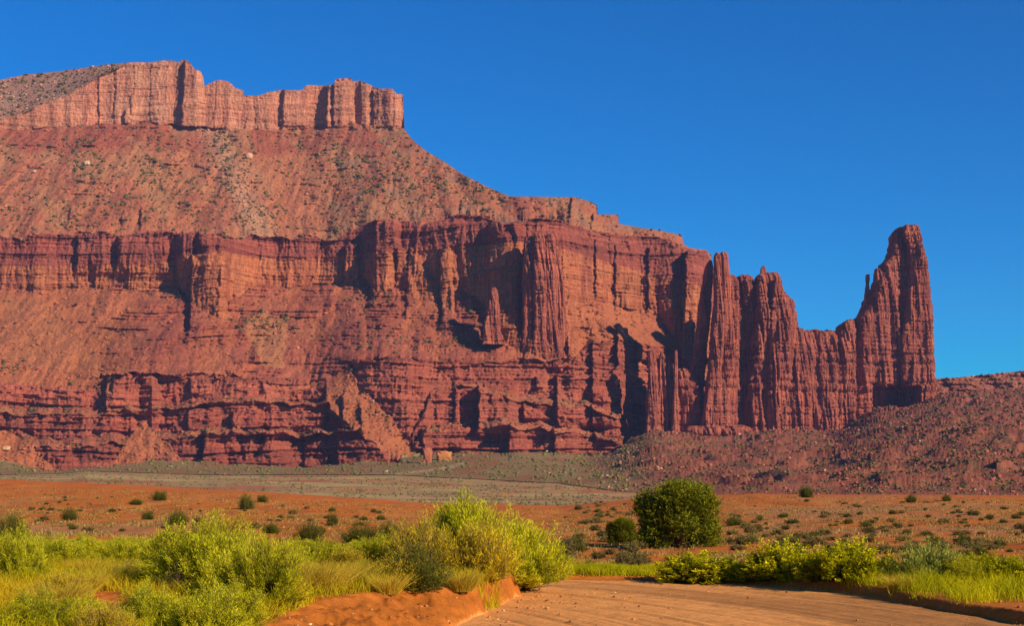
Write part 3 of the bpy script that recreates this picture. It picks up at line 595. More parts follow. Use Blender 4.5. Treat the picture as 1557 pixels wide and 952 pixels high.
def soil_mat(name, sc=1.0, bump=0.35):
    m, t, b = new_mat(name, 0.95, 0.1); N = t.nodes; L = t.links
    at = N.new('ShaderNodeAttribute'); at.attribute_name = 'tone'
    ge = N.new('ShaderNodeNewGeometry')
    res = []
    for s_, a_ in ((1.6 * sc, .20), (9 * sc, .18), (45 * sc, .16)):
        n = N.new('ShaderNodeTexNoise'); n.inputs['Scale'].default_value = s_; n.inputs['Detail'].default_value = 5; n.inputs['Roughness'].default_value = .65
        L.new(ge.outputs['Position'], n.inputs[0])
        r = N.new('ShaderNodeMapRange'); r.inputs[1].default_value = .3; r.inputs[2].default_value = .7; r.inputs[3].default_value = 1 - a_; r.inputs[4].default_value = 1 + a_
        L.new(n.outputs[0], r.inputs[0]); res.append(r.outputs[0])
    m1 = N.new('ShaderNodeMath'); m1.operation = 'MULTIPLY'; L.new(res[0], m1.inputs[0]); L.new(res[1], m1.inputs[1])
    m2 = N.new('ShaderNodeMath'); m2.operation = 'MULTIPLY'; L.new(m1.outputs[0], m2.inputs[0]); L.new(res[2], m2.inputs[1])
    vm = N.new('ShaderNodeVectorMath'); vm.operation = 'SCALE'; L.new(at.outputs['Color'], vm.inputs[0]); L.new(m2.outputs[0], vm.inputs['Scale'])
    L.new(vm.outputs[0], b.inputs['Base Color'])
    bp = N.new('ShaderNodeBump'); bp.inputs['Strength'].default_value = bump; bp.inputs['Distance'].default_value = .05
    L.new(m2.outputs[0], bp.inputs['Height']); L.new(bp.outputs[0], b.inputs['Normal'])
    return m
MS = soil_mat('red_sand'); MD = soil_mat('dirt_road', 1.5, .25)
allq = grid_quads(GP.shape[0], GP.shape[1])
rf = np.zeros(GP.shape[:2], bool); rf[:len(yr)] = roadm; isr = rf.ravel()[allq].sum(1) >= 2
def submesh(name, q, mat):
    used, inv = np.unique(q.ravel(), return_inverse=True)
    return mesh_np(name, GP.reshape(-1, 3)[used], inv.reshape(-1, 4), mat=mat, cols=gc.reshape(-1, 3)[used], smooth=True)
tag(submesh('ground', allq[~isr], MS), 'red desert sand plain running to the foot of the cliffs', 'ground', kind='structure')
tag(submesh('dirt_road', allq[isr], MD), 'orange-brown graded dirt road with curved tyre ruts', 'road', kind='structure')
# ground out to the horizon on every side
hz = np.array([[-6000, -600, -45], [6000, -600, -45], [6000, 7000, -45], [-6000, 7000, -45.]])
o = mesh_np('far_ground', hz, np.array([[0, 1, 2, 3]]), mat=MS, cols=np.tile(c3(.36, .13, .05), (4, 1))); tag(o, 'red desert floor reaching the horizon', 'ground', kind='structure')
print('ground', time.time() - T0)

HZ = bpy.data.materials.new('haze'); HZ.use_nodes = True; ht = HZ.node_tree; ht.nodes.clear()
ho = ht.nodes.new('ShaderNodeOutputMaterial'); hv = ht.nodes.new('ShaderNodeVolumePrincipled'); hv.inputs['Density'].default_value = 0.00003
hv.inputs['Color'].default_value = (.42, .50, .98, 1); hv.inputs['Anisotropy'].default_value = 0.0; ht.links.new(hv.outputs[0], ho.inputs['Volume'])
hx = np.array([[x, y, z] for x in (-6100, 6100) for y in (-700, 7100) for z in (-46, 900)], float)
o = mesh_np('haze', hx, np.array([[0,1,3,2],[4,6,7,5],[0,4,5,1],[2,3,7,6],[0,2,6,4],[1,5,7,3]]), mat=HZ); tag(o, 'thin bluish desert haze', kind='stuff')

# ------------------------------------------------------------------ scattered scrub and fallen rock on the slopes (too many to count)
def ico():
    t = (1 + 5 ** .5) / 2
    v = np.array([(-1,t,0),(1,t,0),(-1,-t,0),(1,-t,0),(0,-1,t),(0,1,t),(0,-1,-t),(0,1,-t),(t,0,-1),(t,0,1),(-t,0,-1),(-t,0,1)], float)
    v /= np.linalg.norm(v[0])
    f = np.array([(0,11,5),(0,5,1),(0,1,7),(0,7,10),(0,10,11),(1,5,9),(5,11,4),(11,10,2),(10,7,6),(7,1,8),(3,9,4),(3,4,2),(3,2,6),(3,6,8),(3,8,9),(4,9,5),(2,4,11),(6,2,10),(8,6,7),(9,8,1)])
    return v, f
IV, IF = ico()
def blobs(name, pos, rad, flat, cols, mat, jag=.3, seed=1):
    g = np.random.default_rng(seed); n = len(pos)
    v = IV[None] * (1 + jag * g.uniform(-1, 1, (n, 12, 1))) * rad[:, None, None] * np.stack([g.uniform(.8, 1.25, n), g.uniform(.8, 1.25, n), flat * np.ones(n)], -1)[:, None]
    v = v + pos[:, None] + np.array([0, 0, .35])[None, None] * rad[:, None, None]
    f = (IF[None] + 12 * np.arange(n)[:, None, None]).reshape(-1, 3)
    return mesh_np(name, v, tris=f, mat=mat, cols=np.repeat(cols[:, None], 12, 1))
def leaf_mat(name, trans=0.25, rough=.7):
    m, t, b = new_mat(name, rough, 0.03); N = t.nodes; L = t.links
    at = N.new('ShaderNodeAttribute'); at.attribute_name = 'tone'
    oi = N.new('ShaderNodeObjectInfo'); r = N.new('ShaderNodeMapRange'); r.inputs[3].default_value = .8; r.inputs[4].default_value = 1.15; L.new(oi.outputs['Random'], r.inputs[0])
    vm = N.new('ShaderNodeVectorMath'); vm.operation = 'SCALE'; L.new(at.outputs['Color'], vm.inputs[0]); L.new(r.outputs[0], vm.inputs['Scale'])
    L.new(vm.outputs[0], b.inputs['Base Color'])
    tr = N.new('ShaderNodeBsdfTranslucent'); L.new(vm.outputs[0], tr.inputs[0]); ms = N.new('ShaderNodeMixShader'); ms.inputs[0].default_value = trans
    L.new(b.outputs[0], ms.inputs[1]); L.new(tr.outputs[0], ms.inputs[2]); L.new(ms.outputs[0], N['Material Output'].inputs[0])
    return m
ML = leaf_mat('leaf', .38); MJ = leaf_mat('juniper_leaf', .12); MB = leaf_mat('bark', 0.0, .9)
Pm = P[:NR]
gx, gy = PX, PY
den = np.zeros(Pm.shape[:2])
for (cx_, cy_, sx, sy, a) in [(130,240,26,40,1),(170,300,60,30,.5),(235,245,24,28,1.3),(250,290,45,25,.6),(335,215,22,22,1.2),(350,270,26,35,1),(395,320,40,25,.8),(300,320,30,12,.6),
        (455,225,18,22,1),(505,240,18,28,1.3),(560,270,24,26,1.6),(600,260,25,22,1.3),(650,290,50,18,1),(540,300,20,25,.8),(720,285,60,14,.9),(690,260,40,10,.8),(770,300,20,8,1.2),
        (395,500,25,22,1.2),(430,485,22,14,1.2),(380,480,20,20,.6),(570,455,30,18,.8),(600,520,60,12,.6),(690,520,40,8,.7),(15,560,25,8,.8),(60,430,60,40,.15),(560,620,40,30,.35)]:
    den += a * np.exp(-((gx - cx_) / sx) ** 2 - ((gy - cy_) / sy) ** 2)
pix = np.abs(np.gradient(PX, axis=1)) * np.abs(np.gradient(PY, axis=0))
den = den * np.isin(Z, [6, 9]) * 1.0 + 0.22 * (Z == 9) + 0.04 * (Z == 6) + 1.5 * (Z == 11) + (Z == 0) * (1.0 + .3 * ra) * 1.2 + .35 * (ra > .5) * (Z > 0)
den += 0.5 * np.isin(Z, [2, 4])
den *= sm(-.25, .25, fbm(Pm[..., 0] / 22, Pm[..., 2] / 18 + Pm[..., 1] / 60, 3, 501)) + .15
w_ = (den * pix).ravel(); w_ /= w_.sum()
g2 = np.random.default_rng(11)
idx = g2.choice(len(w_), 18000, p=w_); pos = Pm.reshape(-1, 3)[idx]; dist = pos[:, 1]
rad = (1.1 + 2.0 * g2.random(len(idx)) ** 2.2) * (dist / 2000) ** .9 * 1.0
rad = np.where(Z.ravel()[idx] == 0, rad * 1.0, rad)
base = np.stack([g2.uniform(.12, .20, len(idx)), g2.uniform(.10, .145, len(idx)), g2.uniform(.03, .05, len(idx))], -1)
apz = (Z.ravel()[idx] == 0) & (pos[:, 0] / pos[:, 1] < .08); base[apz] = base[apz] * [1.2, 1.5, 1.2]
vi = g2.choice(len(GP.reshape(-1, 3)), 12000, p=(lambda w: w / w.sum())(((GP[..., 1] > 420) * sm(-.3, .3, fbm(GX / 45, GY / 90, 3, 521)) + 1e-9).ravel() * (np.abs(np.gradient(GY, axis=0)) / GY).ravel()))
pv = GP.reshape(-1, 3)[vi]; pos = np.concatenate([pos, pv]); rad = np.concatenate([rad, g2.uniform(.35, .95, len(pv)) * (pv[:, 1] / 1000) ** .5]); base = np.concatenate([base, np.stack([g2.uniform(.12, .26, len(pv)), g2.uniform(.12, .19, len(pv)), g2.uniform(.04, .08, len(pv))], -1)])
o = blobs('scrub', pos, rad, .7, base, ML, .35, 2); tag(o, 'dark olive desert scrub dotted over the slopes', kind='stuff')
den2 = (0.25 * np.isin(Z, [6, 9]) + 0.9 * np.isin(Z, [2, 4]) + 1.3 * fan * 1.0 if False else 0.22 * np.isin(Z, [6, 9]) + 0.7 * np.isin(Z, [2, 4]) + 1.0 * fan[:NR] + 1.6 * (Z == 11) + (Z == 0) * (.2 + 1.6 * rub) + 1.3 * (ra > .5) * (Z > 0))
den2 = den2 * (sm(-.2, .3, fbm(Pm[..., 0] / 30, Pm[..., 2] / 25 + Pm[..., 1] / 50, 3, 511)) + .2)
den2 += 1.6 * np.exp(-((gx - (325 + .45 * (gy - 200))) / 20) ** 2) * (Z == 9)
w_ = (den2 * pix).ravel(); w_ /= w_.sum(); idx = g2.choice(len(w_), 12000, p=w_); pos = Pm.reshape(-1, 3)[idx]
rad = (0.6 + 2.4 * g2.random(len(idx)) ** 4) * (pos[:, 1] / 2000) ** .8
cl = COL[:NR].reshape(-1, 3)[idx] * g2.uniform(.8, 1.35, (len(idx), 1)); pale = (g2.random(len(idx)) < .03)[:, None]; cl = np.where(pale, np.array([.46, .26, .16]), cl)
o = blobs('rubble', pos, rad, .8, cl, MS, .42, 3); tag(o, 'fallen red and pale rocks strewn over the slopes', kind='stuff')
def on_mesa(px, py):
    c = np.argmin(np.abs(pxs - px)); r = np.argmin(np.abs(PY[:, c] - py)); return Pm[r, c]
def boulder(px, py, r, col, label, flat=.9, seed=1, jag=.12):
    p = on_mesa(px, py); g = np.random.default_rng(seed); v, f = IV.copy(), IF.copy()
    for _ in range(3):                                               # subdivide
        e = {}; nv = list(v); nf = []
        def mid(a, b):
            k = (min(a, b), max(a, b))
            if k not in e: m = (nv[a] + nv[b]) / 2; nv.append(m / np.linalg.norm(m)); e[k] = len(nv) - 1
            return e[k]
        for a, b, c_ in f:
            x, y, z_ = mid(a, b), mid(b, c_), mid(c_, a); nf += [(a, x, z_), (b, y, x), (c_, z_, y), (x, y, z_)]
        v, f = np.array(nv), np.array(nf)
    v = np.sign(v) * np.abs(v) ** (1 - jag * 1.6)
    v = v * (1 + jag * fbm(v[:, 0] * 1.7 + v[:, 2] * 1.1 + seed, v[:, 1] * 1.7 - v[:, 2] * .6, 3, seed)[:, None]) * [1, 1, flat] * r
    o = mesh_np('boulder', v + [0, 0, .7 * r * flat], tris=f, mat=MS, cols=np.tile(np.array(col), (len(v), 1)), smooth=True)
    o.location = p; return tag(o, label, 'boulder')
boulder(379, 241, 6.4, (.50, .27, .15), 'big pale rounded boulder resting on the upper talus slope', .95, 3)
boulder(52, 262, 3.4, (.50, .32, .19), 'pale boulder low on the left end of the upper talus', .7, 5)
boulder(133, 250, 4.2, (.50, .34, .19), 'pale squarish boulder among dark scrub on the upper talus', .9, 7, .3)
boulder(675, 700, 8.5, (.46, .17, .05), 'orange angular boulder at the cliff foot beside the pale track', .7, 9, .35)
boulder(650, 704, 5.0, (.36, .11, .055), 'tall narrow red rock stub left of the orange angular boulder', 2.0, 11, .4)
boulder(10, 684, 4.5, (.50, .30, .15), 'pale broken boulder on the orange mound at the far left cliff foot', .6, 13, .4)
boulder(1560 - 12, 572, 4.0, (.26, .09, .05), 'round dark rock on the right-hand ridge crest', .8, 15)

# ------------------------------------------------------------------ plants
def diamonds(p, d, s, l, w):
    """leaf quads: base p, direction d, side s"""
    a = p; b = p + d * (l * .45)[:, None] + s * (w / 2)[:, None]; c = p + d * l[:, None]; e = p + d * (l * .45)[:, None] - s * (w / 2)[:, None]
    return np.stack([a, b, c, e], 1)
def unit(v): return v / np.maximum(np.linalg.norm(v, axis=-1, keepdims=True), 1e-9)
def strips(path, w, g):
    """two crossed ribbons along each path (n, k, 3)"""
    n, k, _ = path.shape; d = unit(path[:, -1] - path[:, 0]); s1 = unit(np.cross(d, g.normal(size=(n, 3)))); s2 = np.cross(d, s1)
    co, q = [], []; off = 0
    tw = np.linspace(1, .35, k)[None, :, None] * w[:, None, None]
    for s in (s1, s2):
        L_ = path + s[:, None] * tw / 2; R_ = path - s[:, None] * tw / 2
        co.append(np.stack([L_, R_], 2).reshape(-1, 3))
        i = (np.arange(n)[:, None] * k + np.arange(k - 1)[None]).ravel() * 2 + off
        q.append(np.stack([i, i + 1, i + 3, i + 2], -1)); off += n * k * 2
    return np.concatenate(co), np.concatenate(q)
def bush(name, seed, nst=420, nl=60, ll=.05, lw=.011, pal=((.13,.17,.02),(.38,.36,.03)), stem=(.20,.12,.05), spread=.5, tall=1.0, t0=.35, jit=.55, lobes=5, twig=.012, up=.35, sheet=0):
    """unit bush: 1 m wide, 1 m tall; stems arch out of one base, narrow leaves crowd their upper part"""
    g = np.random.default_rng(seed)
    ph = g.uniform(0, 2 * math.pi, nst); th = np.arccos(1 - g.random(nst) * 1.0) * .98
    lob = 1 + .22 * np.sin(ph * lobes + g.uniform(0, 6)) * np.sin(th) + .16 * vn(ph * 2.3, th * 3, seed) * 1.4
    rr = g.uniform(.72, 1.06, nst) * lob
    end = np.stack([spread * rr * np.sin(th) * np.cos(ph), spread * rr * np.sin(th) * np.sin(ph), np.maximum(.06, tall * rr * np.cos(th) ** .75 * .95)], -1)
    b = np.stack([g.normal(0, .05, nst), g.normal(0, .05, nst), np.zeros(nst)], -1)
    ct = b * .4 + end * .6; ct[:, 2] = end[:, 2] * g.uniform(.25, .5, nst); ct[:, :2] = end[:, :2] * .62
    k = 6; t = np.linspace(0, 1, k)[None, :, None]
    path = (1 - t) ** 2 * b[:, None] + 2 * t * (1 - t) * ct[:, None] + t * t * end[:, None]
    path[:, 1:] += g.normal(0, .012, (nst, k - 1, 3))
    sc, sq = strips(path, np.full(nst, twig), g)
    # leaves
    tl = t0 + (1 - t0) * g.random((nst, nl)) ** .75
    tl_ = tl[..., None]; p = (1 - tl_) ** 2 * b[:, None] + 2 * tl_ * (1 - tl_) * ct[:, None] + tl_ ** 2 * end[:, None]
    tan = unit(2 * (1 - tl_) * (ct - b)[:, None] + 2 * tl_ * (end - ct)[:, None])
    p = p + g.normal(0, .018, p.shape)
    d = unit(tan + g.normal(0, jit, p.shape) + np.array([0, 0, up])); s = unit(np.cross(d, g.normal(size=p.shape)))
    n = nst * nl; l = ll * g.uniform(.6, 1.4, n); w = lw * g.uniform(.7, 1.3, n)
    q = diamonds(p.reshape(-1, 3), d.reshape(-1, 3), s.reshape(-1, 3), l, w)
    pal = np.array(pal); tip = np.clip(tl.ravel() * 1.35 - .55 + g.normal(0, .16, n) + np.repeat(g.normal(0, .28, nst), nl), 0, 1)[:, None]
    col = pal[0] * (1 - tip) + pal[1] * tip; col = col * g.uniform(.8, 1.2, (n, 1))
    root = empty(name)
    a = mesh_np('stems', sc, sq, mat=MB, cols=np.tile(np.array(stem), (len(sc), 1)), parent=root)
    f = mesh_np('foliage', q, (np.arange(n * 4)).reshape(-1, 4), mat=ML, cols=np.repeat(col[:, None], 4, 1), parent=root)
    return root
def tuft(name, seed, n=900, h=1.0, w=.9, pal=((.46,.31,.025),(.70,.50,.05)), bw=.013, lean=.45):
    g = np.random.default_rng(seed); r = g.random(n) ** .7 * w * .45; a = g.uniform(0, 6.283, n)
    b = np.stack([r * np.cos(a), r * np.sin(a), 0 * r], -1); hh = h * g.uniform(.45, 1.05, n)
    dr = np.stack([np.cos(a), np.sin(a), 0 * a], -1) * (lean * g.random(n) + .1)[:, None] + np.concatenate([g.normal(0, .24, (n, 2)), np.ones((n, 1))], 1)
    mid = b + dr * (hh * .5)[:, None]; tip = b + dr * hh[:, None] + np.stack([np.cos(a), np.sin(a), -.4 + 0 * a], -1) * (hh * .14)[:, None]
    s = unit(np.cross(dr, g.normal(size=(n, 3)))) * bw / 2
    co = np.stack([b - s, b + s, mid + s * .9, mid - s * .9, tip + s * .2, tip - s * .2], 1)
    i = np.arange(n) * 6; q = np.concatenate([np.stack([i, i + 1, i + 2, i + 3], -1), np.stack([i + 3, i + 2, i + 4, i + 5], -1)])
    pal = np.array(pal); u = g.random((n, 1)); col = (pal[0] * (1 - u) + pal[1] * u)
    return mesh_np(name, co, q, mat=ML, cols=np.repeat(col[:, None], 6, 1))
def juniper(name, seed, ns=6400, pal=((.05,.065,.005),(.26,.25,.010))):
    """unit evergreen: dense crown of upright sprigs down to the ground, several trunks inside"""
    g = np.random.default_rng(seed)
    nc_ = 40; ca = g.uniform(0, 6.283, nc_); cz = g.uniform(.10, .84, nc_); cr = .35 * np.clip(1 - np.clip((cz - .5) / .50, 0, 1) ** 4, .1, 1) * g.uniform(.8, 1.0, nc_)
    cen = np.stack([cr * np.cos(ca), cr * np.sin(ca), cz], -1); rad = g.uniform(.13, .21, nc_)
    cen = np.concatenate([cen, [[0, 0, .55], [.1, 0, .3], [-.12, .05, .35], [0, 0, .75]]]); rad = np.concatenate([rad, [.3, .3, .26, .22]])
    k = g.integers(0, len(cen), ns); dn = unit(g.normal(size=(ns, 3))); rr = g.random(ns) ** .35
    p = cen[k] + dn * (rad[k] * rr)[:, None] * [1, 1, 1.15]; p[:, 2] = np.abs(p[:, 2] - .02) + .02
    m = p[:, 2] < 1.0; p, dn, k = p[m], dn[m], k[m]; ns = len(p)
    nl = 15; ax = unit(dn * .55 + [0, 0, .85] + g.normal(0, .18, (ns, 3))); tt_ = g.random((ns, nl, 1))
    L_ = g.uniform(.06, .13, (ns, 1, 1)); q = p[:, None] + ax[:, None] * tt_ * L_ + g.normal(0, .011, (ns, nl, 3)) * (1.2 - tt_)
    d = unit(ax[:, None] + g.normal(0, .55, q.shape)); s = unit(np.cross(d, g.normal(size=q.shape)))
    n = ns * nl; quads = diamonds(q.reshape(-1, 3), d.reshape(-1, 3), s.reshape(-1, 3), .028 * g.uniform(.6, 1.4, n), .012 * g.uniform(.7, 1.3, n))
    pal = np.array(pal); u = np.clip(tt_.reshape(-1, 1) * .7 + g.normal(.12, .18, (n, 1)) + np.repeat(g.normal(0, .22, ns), nl)[:, None], 0, 1)
    col = pal[0] * (1 - u) + pal[1] * u
    root = empty(name)
    mesh_np('crown', quads, np.arange(n * 4).reshape(-1, 4), mat=MJ, cols=np.repeat(col[:, None], 4, 1), parent=root)
    nt_ = 26; e = cen[g.integers(0, len(cen), nt_)]; b = np.stack([g.normal(0, .04, nt_), g.normal(0, .04, nt_), 0 * e[:, 0] - .02], -1)
    t = np.linspace(0, 1, 6)[None, :, None]; mid = b * .5 + e * .5 + g.normal(0, .05, (nt_, 3)); path = (1 - t) ** 2 * b[:, None] + 2 * t * (1 - t) * mid[:, None] + t * t * e[:, None]
    # round tapered limbs
    K = 6; an = np.arange(K) / K * 6.283; ring = np.stack([np.cos(an), np.sin(an), 0 * an], -1)
    r_ = (.030 * (1 - .75 * t))[..., None]; tube = path[:, :, None] + ring[None, None] * r_
    fq = grid_quads(6, K, True); fq = (fq[None] + (np.arange(nt_) * 6 * K)[:, None, None]).reshape(-1, 4)
    mesh_np('trunk', tube, fq, mat=MB, cols=np.tile(np.array([.16, .10, .06]), (nt_ * 6 * K, 1)), parent=root)
    return root
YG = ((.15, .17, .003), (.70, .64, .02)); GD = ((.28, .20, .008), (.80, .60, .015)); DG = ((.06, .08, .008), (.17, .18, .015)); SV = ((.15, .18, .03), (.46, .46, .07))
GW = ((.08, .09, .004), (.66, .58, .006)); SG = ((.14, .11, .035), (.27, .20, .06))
protos = {
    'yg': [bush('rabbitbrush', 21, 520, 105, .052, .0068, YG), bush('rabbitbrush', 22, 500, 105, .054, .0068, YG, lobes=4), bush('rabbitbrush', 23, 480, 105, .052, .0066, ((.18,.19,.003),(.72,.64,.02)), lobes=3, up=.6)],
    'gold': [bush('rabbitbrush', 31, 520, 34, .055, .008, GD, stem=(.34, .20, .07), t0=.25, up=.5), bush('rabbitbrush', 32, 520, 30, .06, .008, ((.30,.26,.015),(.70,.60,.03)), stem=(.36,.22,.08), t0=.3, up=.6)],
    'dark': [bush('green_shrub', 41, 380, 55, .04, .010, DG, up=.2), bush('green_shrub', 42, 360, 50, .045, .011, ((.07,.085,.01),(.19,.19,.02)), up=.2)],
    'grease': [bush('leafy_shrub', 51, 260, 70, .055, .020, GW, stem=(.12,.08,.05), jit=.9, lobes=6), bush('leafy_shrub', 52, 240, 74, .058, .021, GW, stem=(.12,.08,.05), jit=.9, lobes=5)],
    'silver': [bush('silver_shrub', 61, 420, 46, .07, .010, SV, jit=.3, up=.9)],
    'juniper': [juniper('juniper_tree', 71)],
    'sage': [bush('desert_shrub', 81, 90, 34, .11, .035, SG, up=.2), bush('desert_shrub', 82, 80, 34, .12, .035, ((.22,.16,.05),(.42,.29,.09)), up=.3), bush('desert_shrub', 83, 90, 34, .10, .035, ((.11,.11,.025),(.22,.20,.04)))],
}
protos['dead'] = [bush('dead_shrub', 91, 150, 3, .05, .006, ((.2,.13,.06),(.3,.2,.1)), stem=(.17,.095,.05), twig=.020, spread=.5)]
used = set(); prnd = np.random.default_rng(5); placed = []
def plant(kind, px, py, wpx, hpx, label, cat, group=None, v=None, sink=.03):
    lst = protos[kind]; i = int(prnd.integers(len(lst))) if v is None else v; pr = lst[i]
    x, y, z = ray_ground(px, py)
    if (kind, i) in used: o = copy_tree(pr)
    else: o = pr; used.add((kind, i))
    w = wpx * y / F; h = hpx * y / F
    o.location = (x, y + w * .35, z - sink * h); z2 = float(ground_z(x, y + w * .35)); o.location.z = min(z2, z + .1) - sink * h
    o.rotation_euler = (0, 0, prnd.uniform(0, 6.28)); o.scale = (w, w * .9, h)
    placed.append((x, y + w * .35, w)); return tag(o, label, cat, group)
plant('juniper', 1036, 836, 144, 101, 'large dense dark green juniper, squarish and foliaged to the ground, on the red flat', 'juniper tree')
plant('juniper', 946, 829, 50, 40, 'small round juniper at the shaded left foot of the large dense one', 'juniper tree')
G1 = 'yellow-green rabbitbrush left of the road'
for a in [
  ('gold', 640, 884, 150, 105, 'straw-gold rabbitbrush making the left lobe of the big clump beside the road bend'),
  ('yg', 712, 878, 150, 130, 'tallest yellow-green rabbitbrush, at the middle of the big clump beside the road bend'),
  ('gold', 735, 893, 110, 105, 'tawny open-stemmed rabbitbrush in front of the tallest one by the road bend'),
  ('yg', 785, 894, 150, 112, 'wide yellow-green rabbitbrush with bare woody base overhanging the road edge'),
  ('yg', 828, 884, 90, 68, 'small bright rabbitbrush at the right tip of the big clump by the road bend'),
  ('yg', 690, 870, 90, 100, 'upright yellow rabbitbrush behind the straw-gold lobe of the big clump'),
  ('dark', 632, 916, 98, 82, 'rounded dark green shrub on the lip of the cut bank'),
  ('gold', 330, 868, 120, 98, 'pale gold-tipped rabbitbrush sticking up highest in the left thicket'),
  ('yg', 300, 905, 185, 112, 'broad bright green rabbitbrush at the heart of the left thicket'),
  ('yg', 385, 932, 150, 120, 'bright feathery rabbitbrush at the thicket edge above the cut bank'),
  ('gold', 372, 890, 90, 88, 'straw-stemmed rabbitbrush between the two brightest bushes of the left thicket'),
  ('yg', 262, 880, 110, 78, 'green rabbitbrush shading a dark hollow at the left of the thicket'),
  ('yg', 430, 892, 100, 72, 'lime rabbitbrush at the right end of the left thicket'),
  ('yg', 478, 878, 110, 56, 'low lime rabbitbrush right of the left thicket'),
  ('dark', 250, 845, 60, 34, 'dark green shrub half hidden behind the left thicket'),
  ('gold', 520, 880, 100, 50, 'low straw-coloured rabbitbrush between thicket and road clump'),
  ('yg', 572, 872, 90, 58, 'low bright rabbitbrush behind the rounded dark green shrub'),
  ('yg', 18, 892, 100, 90, 'tall olive rabbitbrush at the left picture edge'),
  ('yg', 45, 968, 130, 66, 'rabbitbrush in the bottom left corner'),
  ('yg', 215, 968, 120, 74, 'dark-based rabbitbrush at the bottom edge right of the corner one'),
  ('yg', 300, 985, 150, 92, 'large rabbitbrush at the bottom edge below the left thicket'),
  ('dead', 792, 902, 120, 50, 'tangle of bare brown branches under the bush overhanging the road edge'),
  ('dead', 270, 905, 90, 50, 'bare brown twigs in the dark hollow of the left thicket'),
  ('yg', 120, 955, 90, 50, 'small green rabbitbrush at the near rim of the bare red patch'),
  ('gold', 85, 915, 90, 48, 'tawny rabbitbrush at the left rim of the bare red patch'),
  ('yg', 345, 962, 110, 70, 'spiky green rabbitbrush on the bank top below the left thicket'),
  ('gold', 195, 890, 90, 40, 'low straw rabbitbrush above the bare red patch'),
  ('gold', 610, 900, 100, 66, 'low straw rabbitbrush in front of the straw-gold lobe'),
  ('yg', 545, 893, 80, 36, 'short lime rabbitbrush above the cut bank'),
  ('gold', 150, 985, 110, 70, 'straw rabbitbrush at the bottom edge between two green ones'),
]:
    plant(*a[:5], a[5], 'shrub', G1 if a[0] not in ('dark', 'dead') else None)
for px, py, w, h in [(-20,868,100,52),(35,862,90,46),(85,866,90,48),(130,860,80,42),(175,864,90,44),(215,858,80,42),(110,848,90,32),(10,846,90,34),(60,846,80,30),(180,846,90,30),(455,852,70,34),(500,856,80,34),(545,852,70,32),(590,850,70,34)]:
    plant('yg', px, py, w, h, 'one of the low yellow-green bushes in the row behind the left grass', 'shrub', 'row of low bushes behind the left grass')
for a in [
  ('grease', 1066, 890, 140, 54, 'low dark-hearted leafy shrub nearest the juniper on the far road side'),
  ('grease', 1200, 884, 130, 66, 'leafy yellow-green shrub left of the tallest one on the far road side'),
  ('grease', 1305, 886, 140, 68, 'tallest and densest leafy shrub beyond the road'),
  ('grease', 1150, 888, 90, 44, 'small leafy shrub between the dark-hearted and the yellow-green ones'),
  ('grease', 1252, 886, 90, 52, 'leafy shrub squeezed against the tallest one beyond the road'),
  ('silver', 1424, 890, 118, 64, 'silvery upright fine-leaved shrub right of the leafy row'),
  ('grease', 1500, 888, 95, 48, 'low pale leafy shrub right of the silvery one'),
  ('grease', 1548, 890, 85, 46, 'low leafy shrub cut by the right picture edge'),
  ('yg', 1472, 893, 84, 44, 'soft green bush between the silvery shrub and the right edge'),
]:
    plant(*a[:5], a[5], 'shrub', 'shrubs beyond the road')
for px, py, w, h, lb in [
  (12,826,56,48,'dark bushy shrub standing at the left picture edge on red ground'),(103,792,26,22,'round dark shrub alone on the red slope at far left'),(240,762,26,17,'small green shrub on the brow of the red rise'),
  (205,769,22,10,'tiny shrub left of the one on the brow of the red rise'),(268,800,34,26,'dark shrub just behind the gold-tipped rabbitbrush'),(223,791,22,14,'small green shrub below the brow of the red rise'),
  (373,776,27,25,'round green shrub with a shadow on the red flat, larger of a pair'),(398,765,20,13,'round green shrub, smaller of the pair on the red flat'),(505,799,20,20,'upright dark shrub alone in the middle of the red flat'),
  (468,826,48,32,'mid-green shrub behind the lime rabbitbrush'),(548,832,74,36,'wide dark shrub left of the road clump'),(410,812,30,18,'dark shrub right of the gold-tipped rabbitbrush'),(588,822,34,30,'dark shrub touching the road clump from behind'),
  (1228,757,26,19,'green shrub on the crest of the right rise'),(1387,765,20,14,'small green shrub on the right rise below the cliffs'),(1441,763,15,12,'smallest green shrub on the crest near the right edge'),(1118,800,30,14,'low olive shrub right of the large juniper')]:
    plant('dark', px, py, w, h, lb, 'shrub', 'dark shrubs on the red flats')
# small desert shrubs dotted over the red ground
def free(x, y, r): return all((x - a) ** 2 + (y - b) ** 2 > (r + .45 * c_) ** 2 for a, b, c_ in placed)
g3 = np.random.default_rng(33); n_s = 0
def scatter(n, x0, x1, y0, y1, w0, w1, f=None):
    global n_s
    k = 0; tries = 0
    while k < n and tries < n * 12:
        tries += 1; px, py = g3.uniform(x0, x1), y0 + (y1 - y0) * g3.random() ** .8
        if f is not None and not f(px, py): continue
        if vn(px / 60, py / 14, 601) < -.15 and g3.random() < .8: continue
        x, y, z = ray_ground(px, py, 28)
        w = g3.uniform(w0, w1) * (py - 735) / 75
        if not free(x, y, .2): continue
        plant('sage', px, py, w, w * g3.uniform(.38, .6), 'one of the small grey-olive shrubs dotted over the red ground', 'desert shrub', 'small desert shrubs dotted over the red ground'); k += 1; n_s += 1
scatter(170, 1110, 1600, 762, 848, 9, 26, lambda a, b: b > 756 + 4)
scatter(40, 850, 1000, 775, 868, 12, 28, None)
scatter(40, 860, 1030, 765, 800, 10, 20, None)
scatter(70, -30, 620, 752, 812, 10, 24, lambda a, b: b > np.interp(a, [-30, 300, 600], [745, 760, 780]))
print('plants', time.time() - T0, n_s)

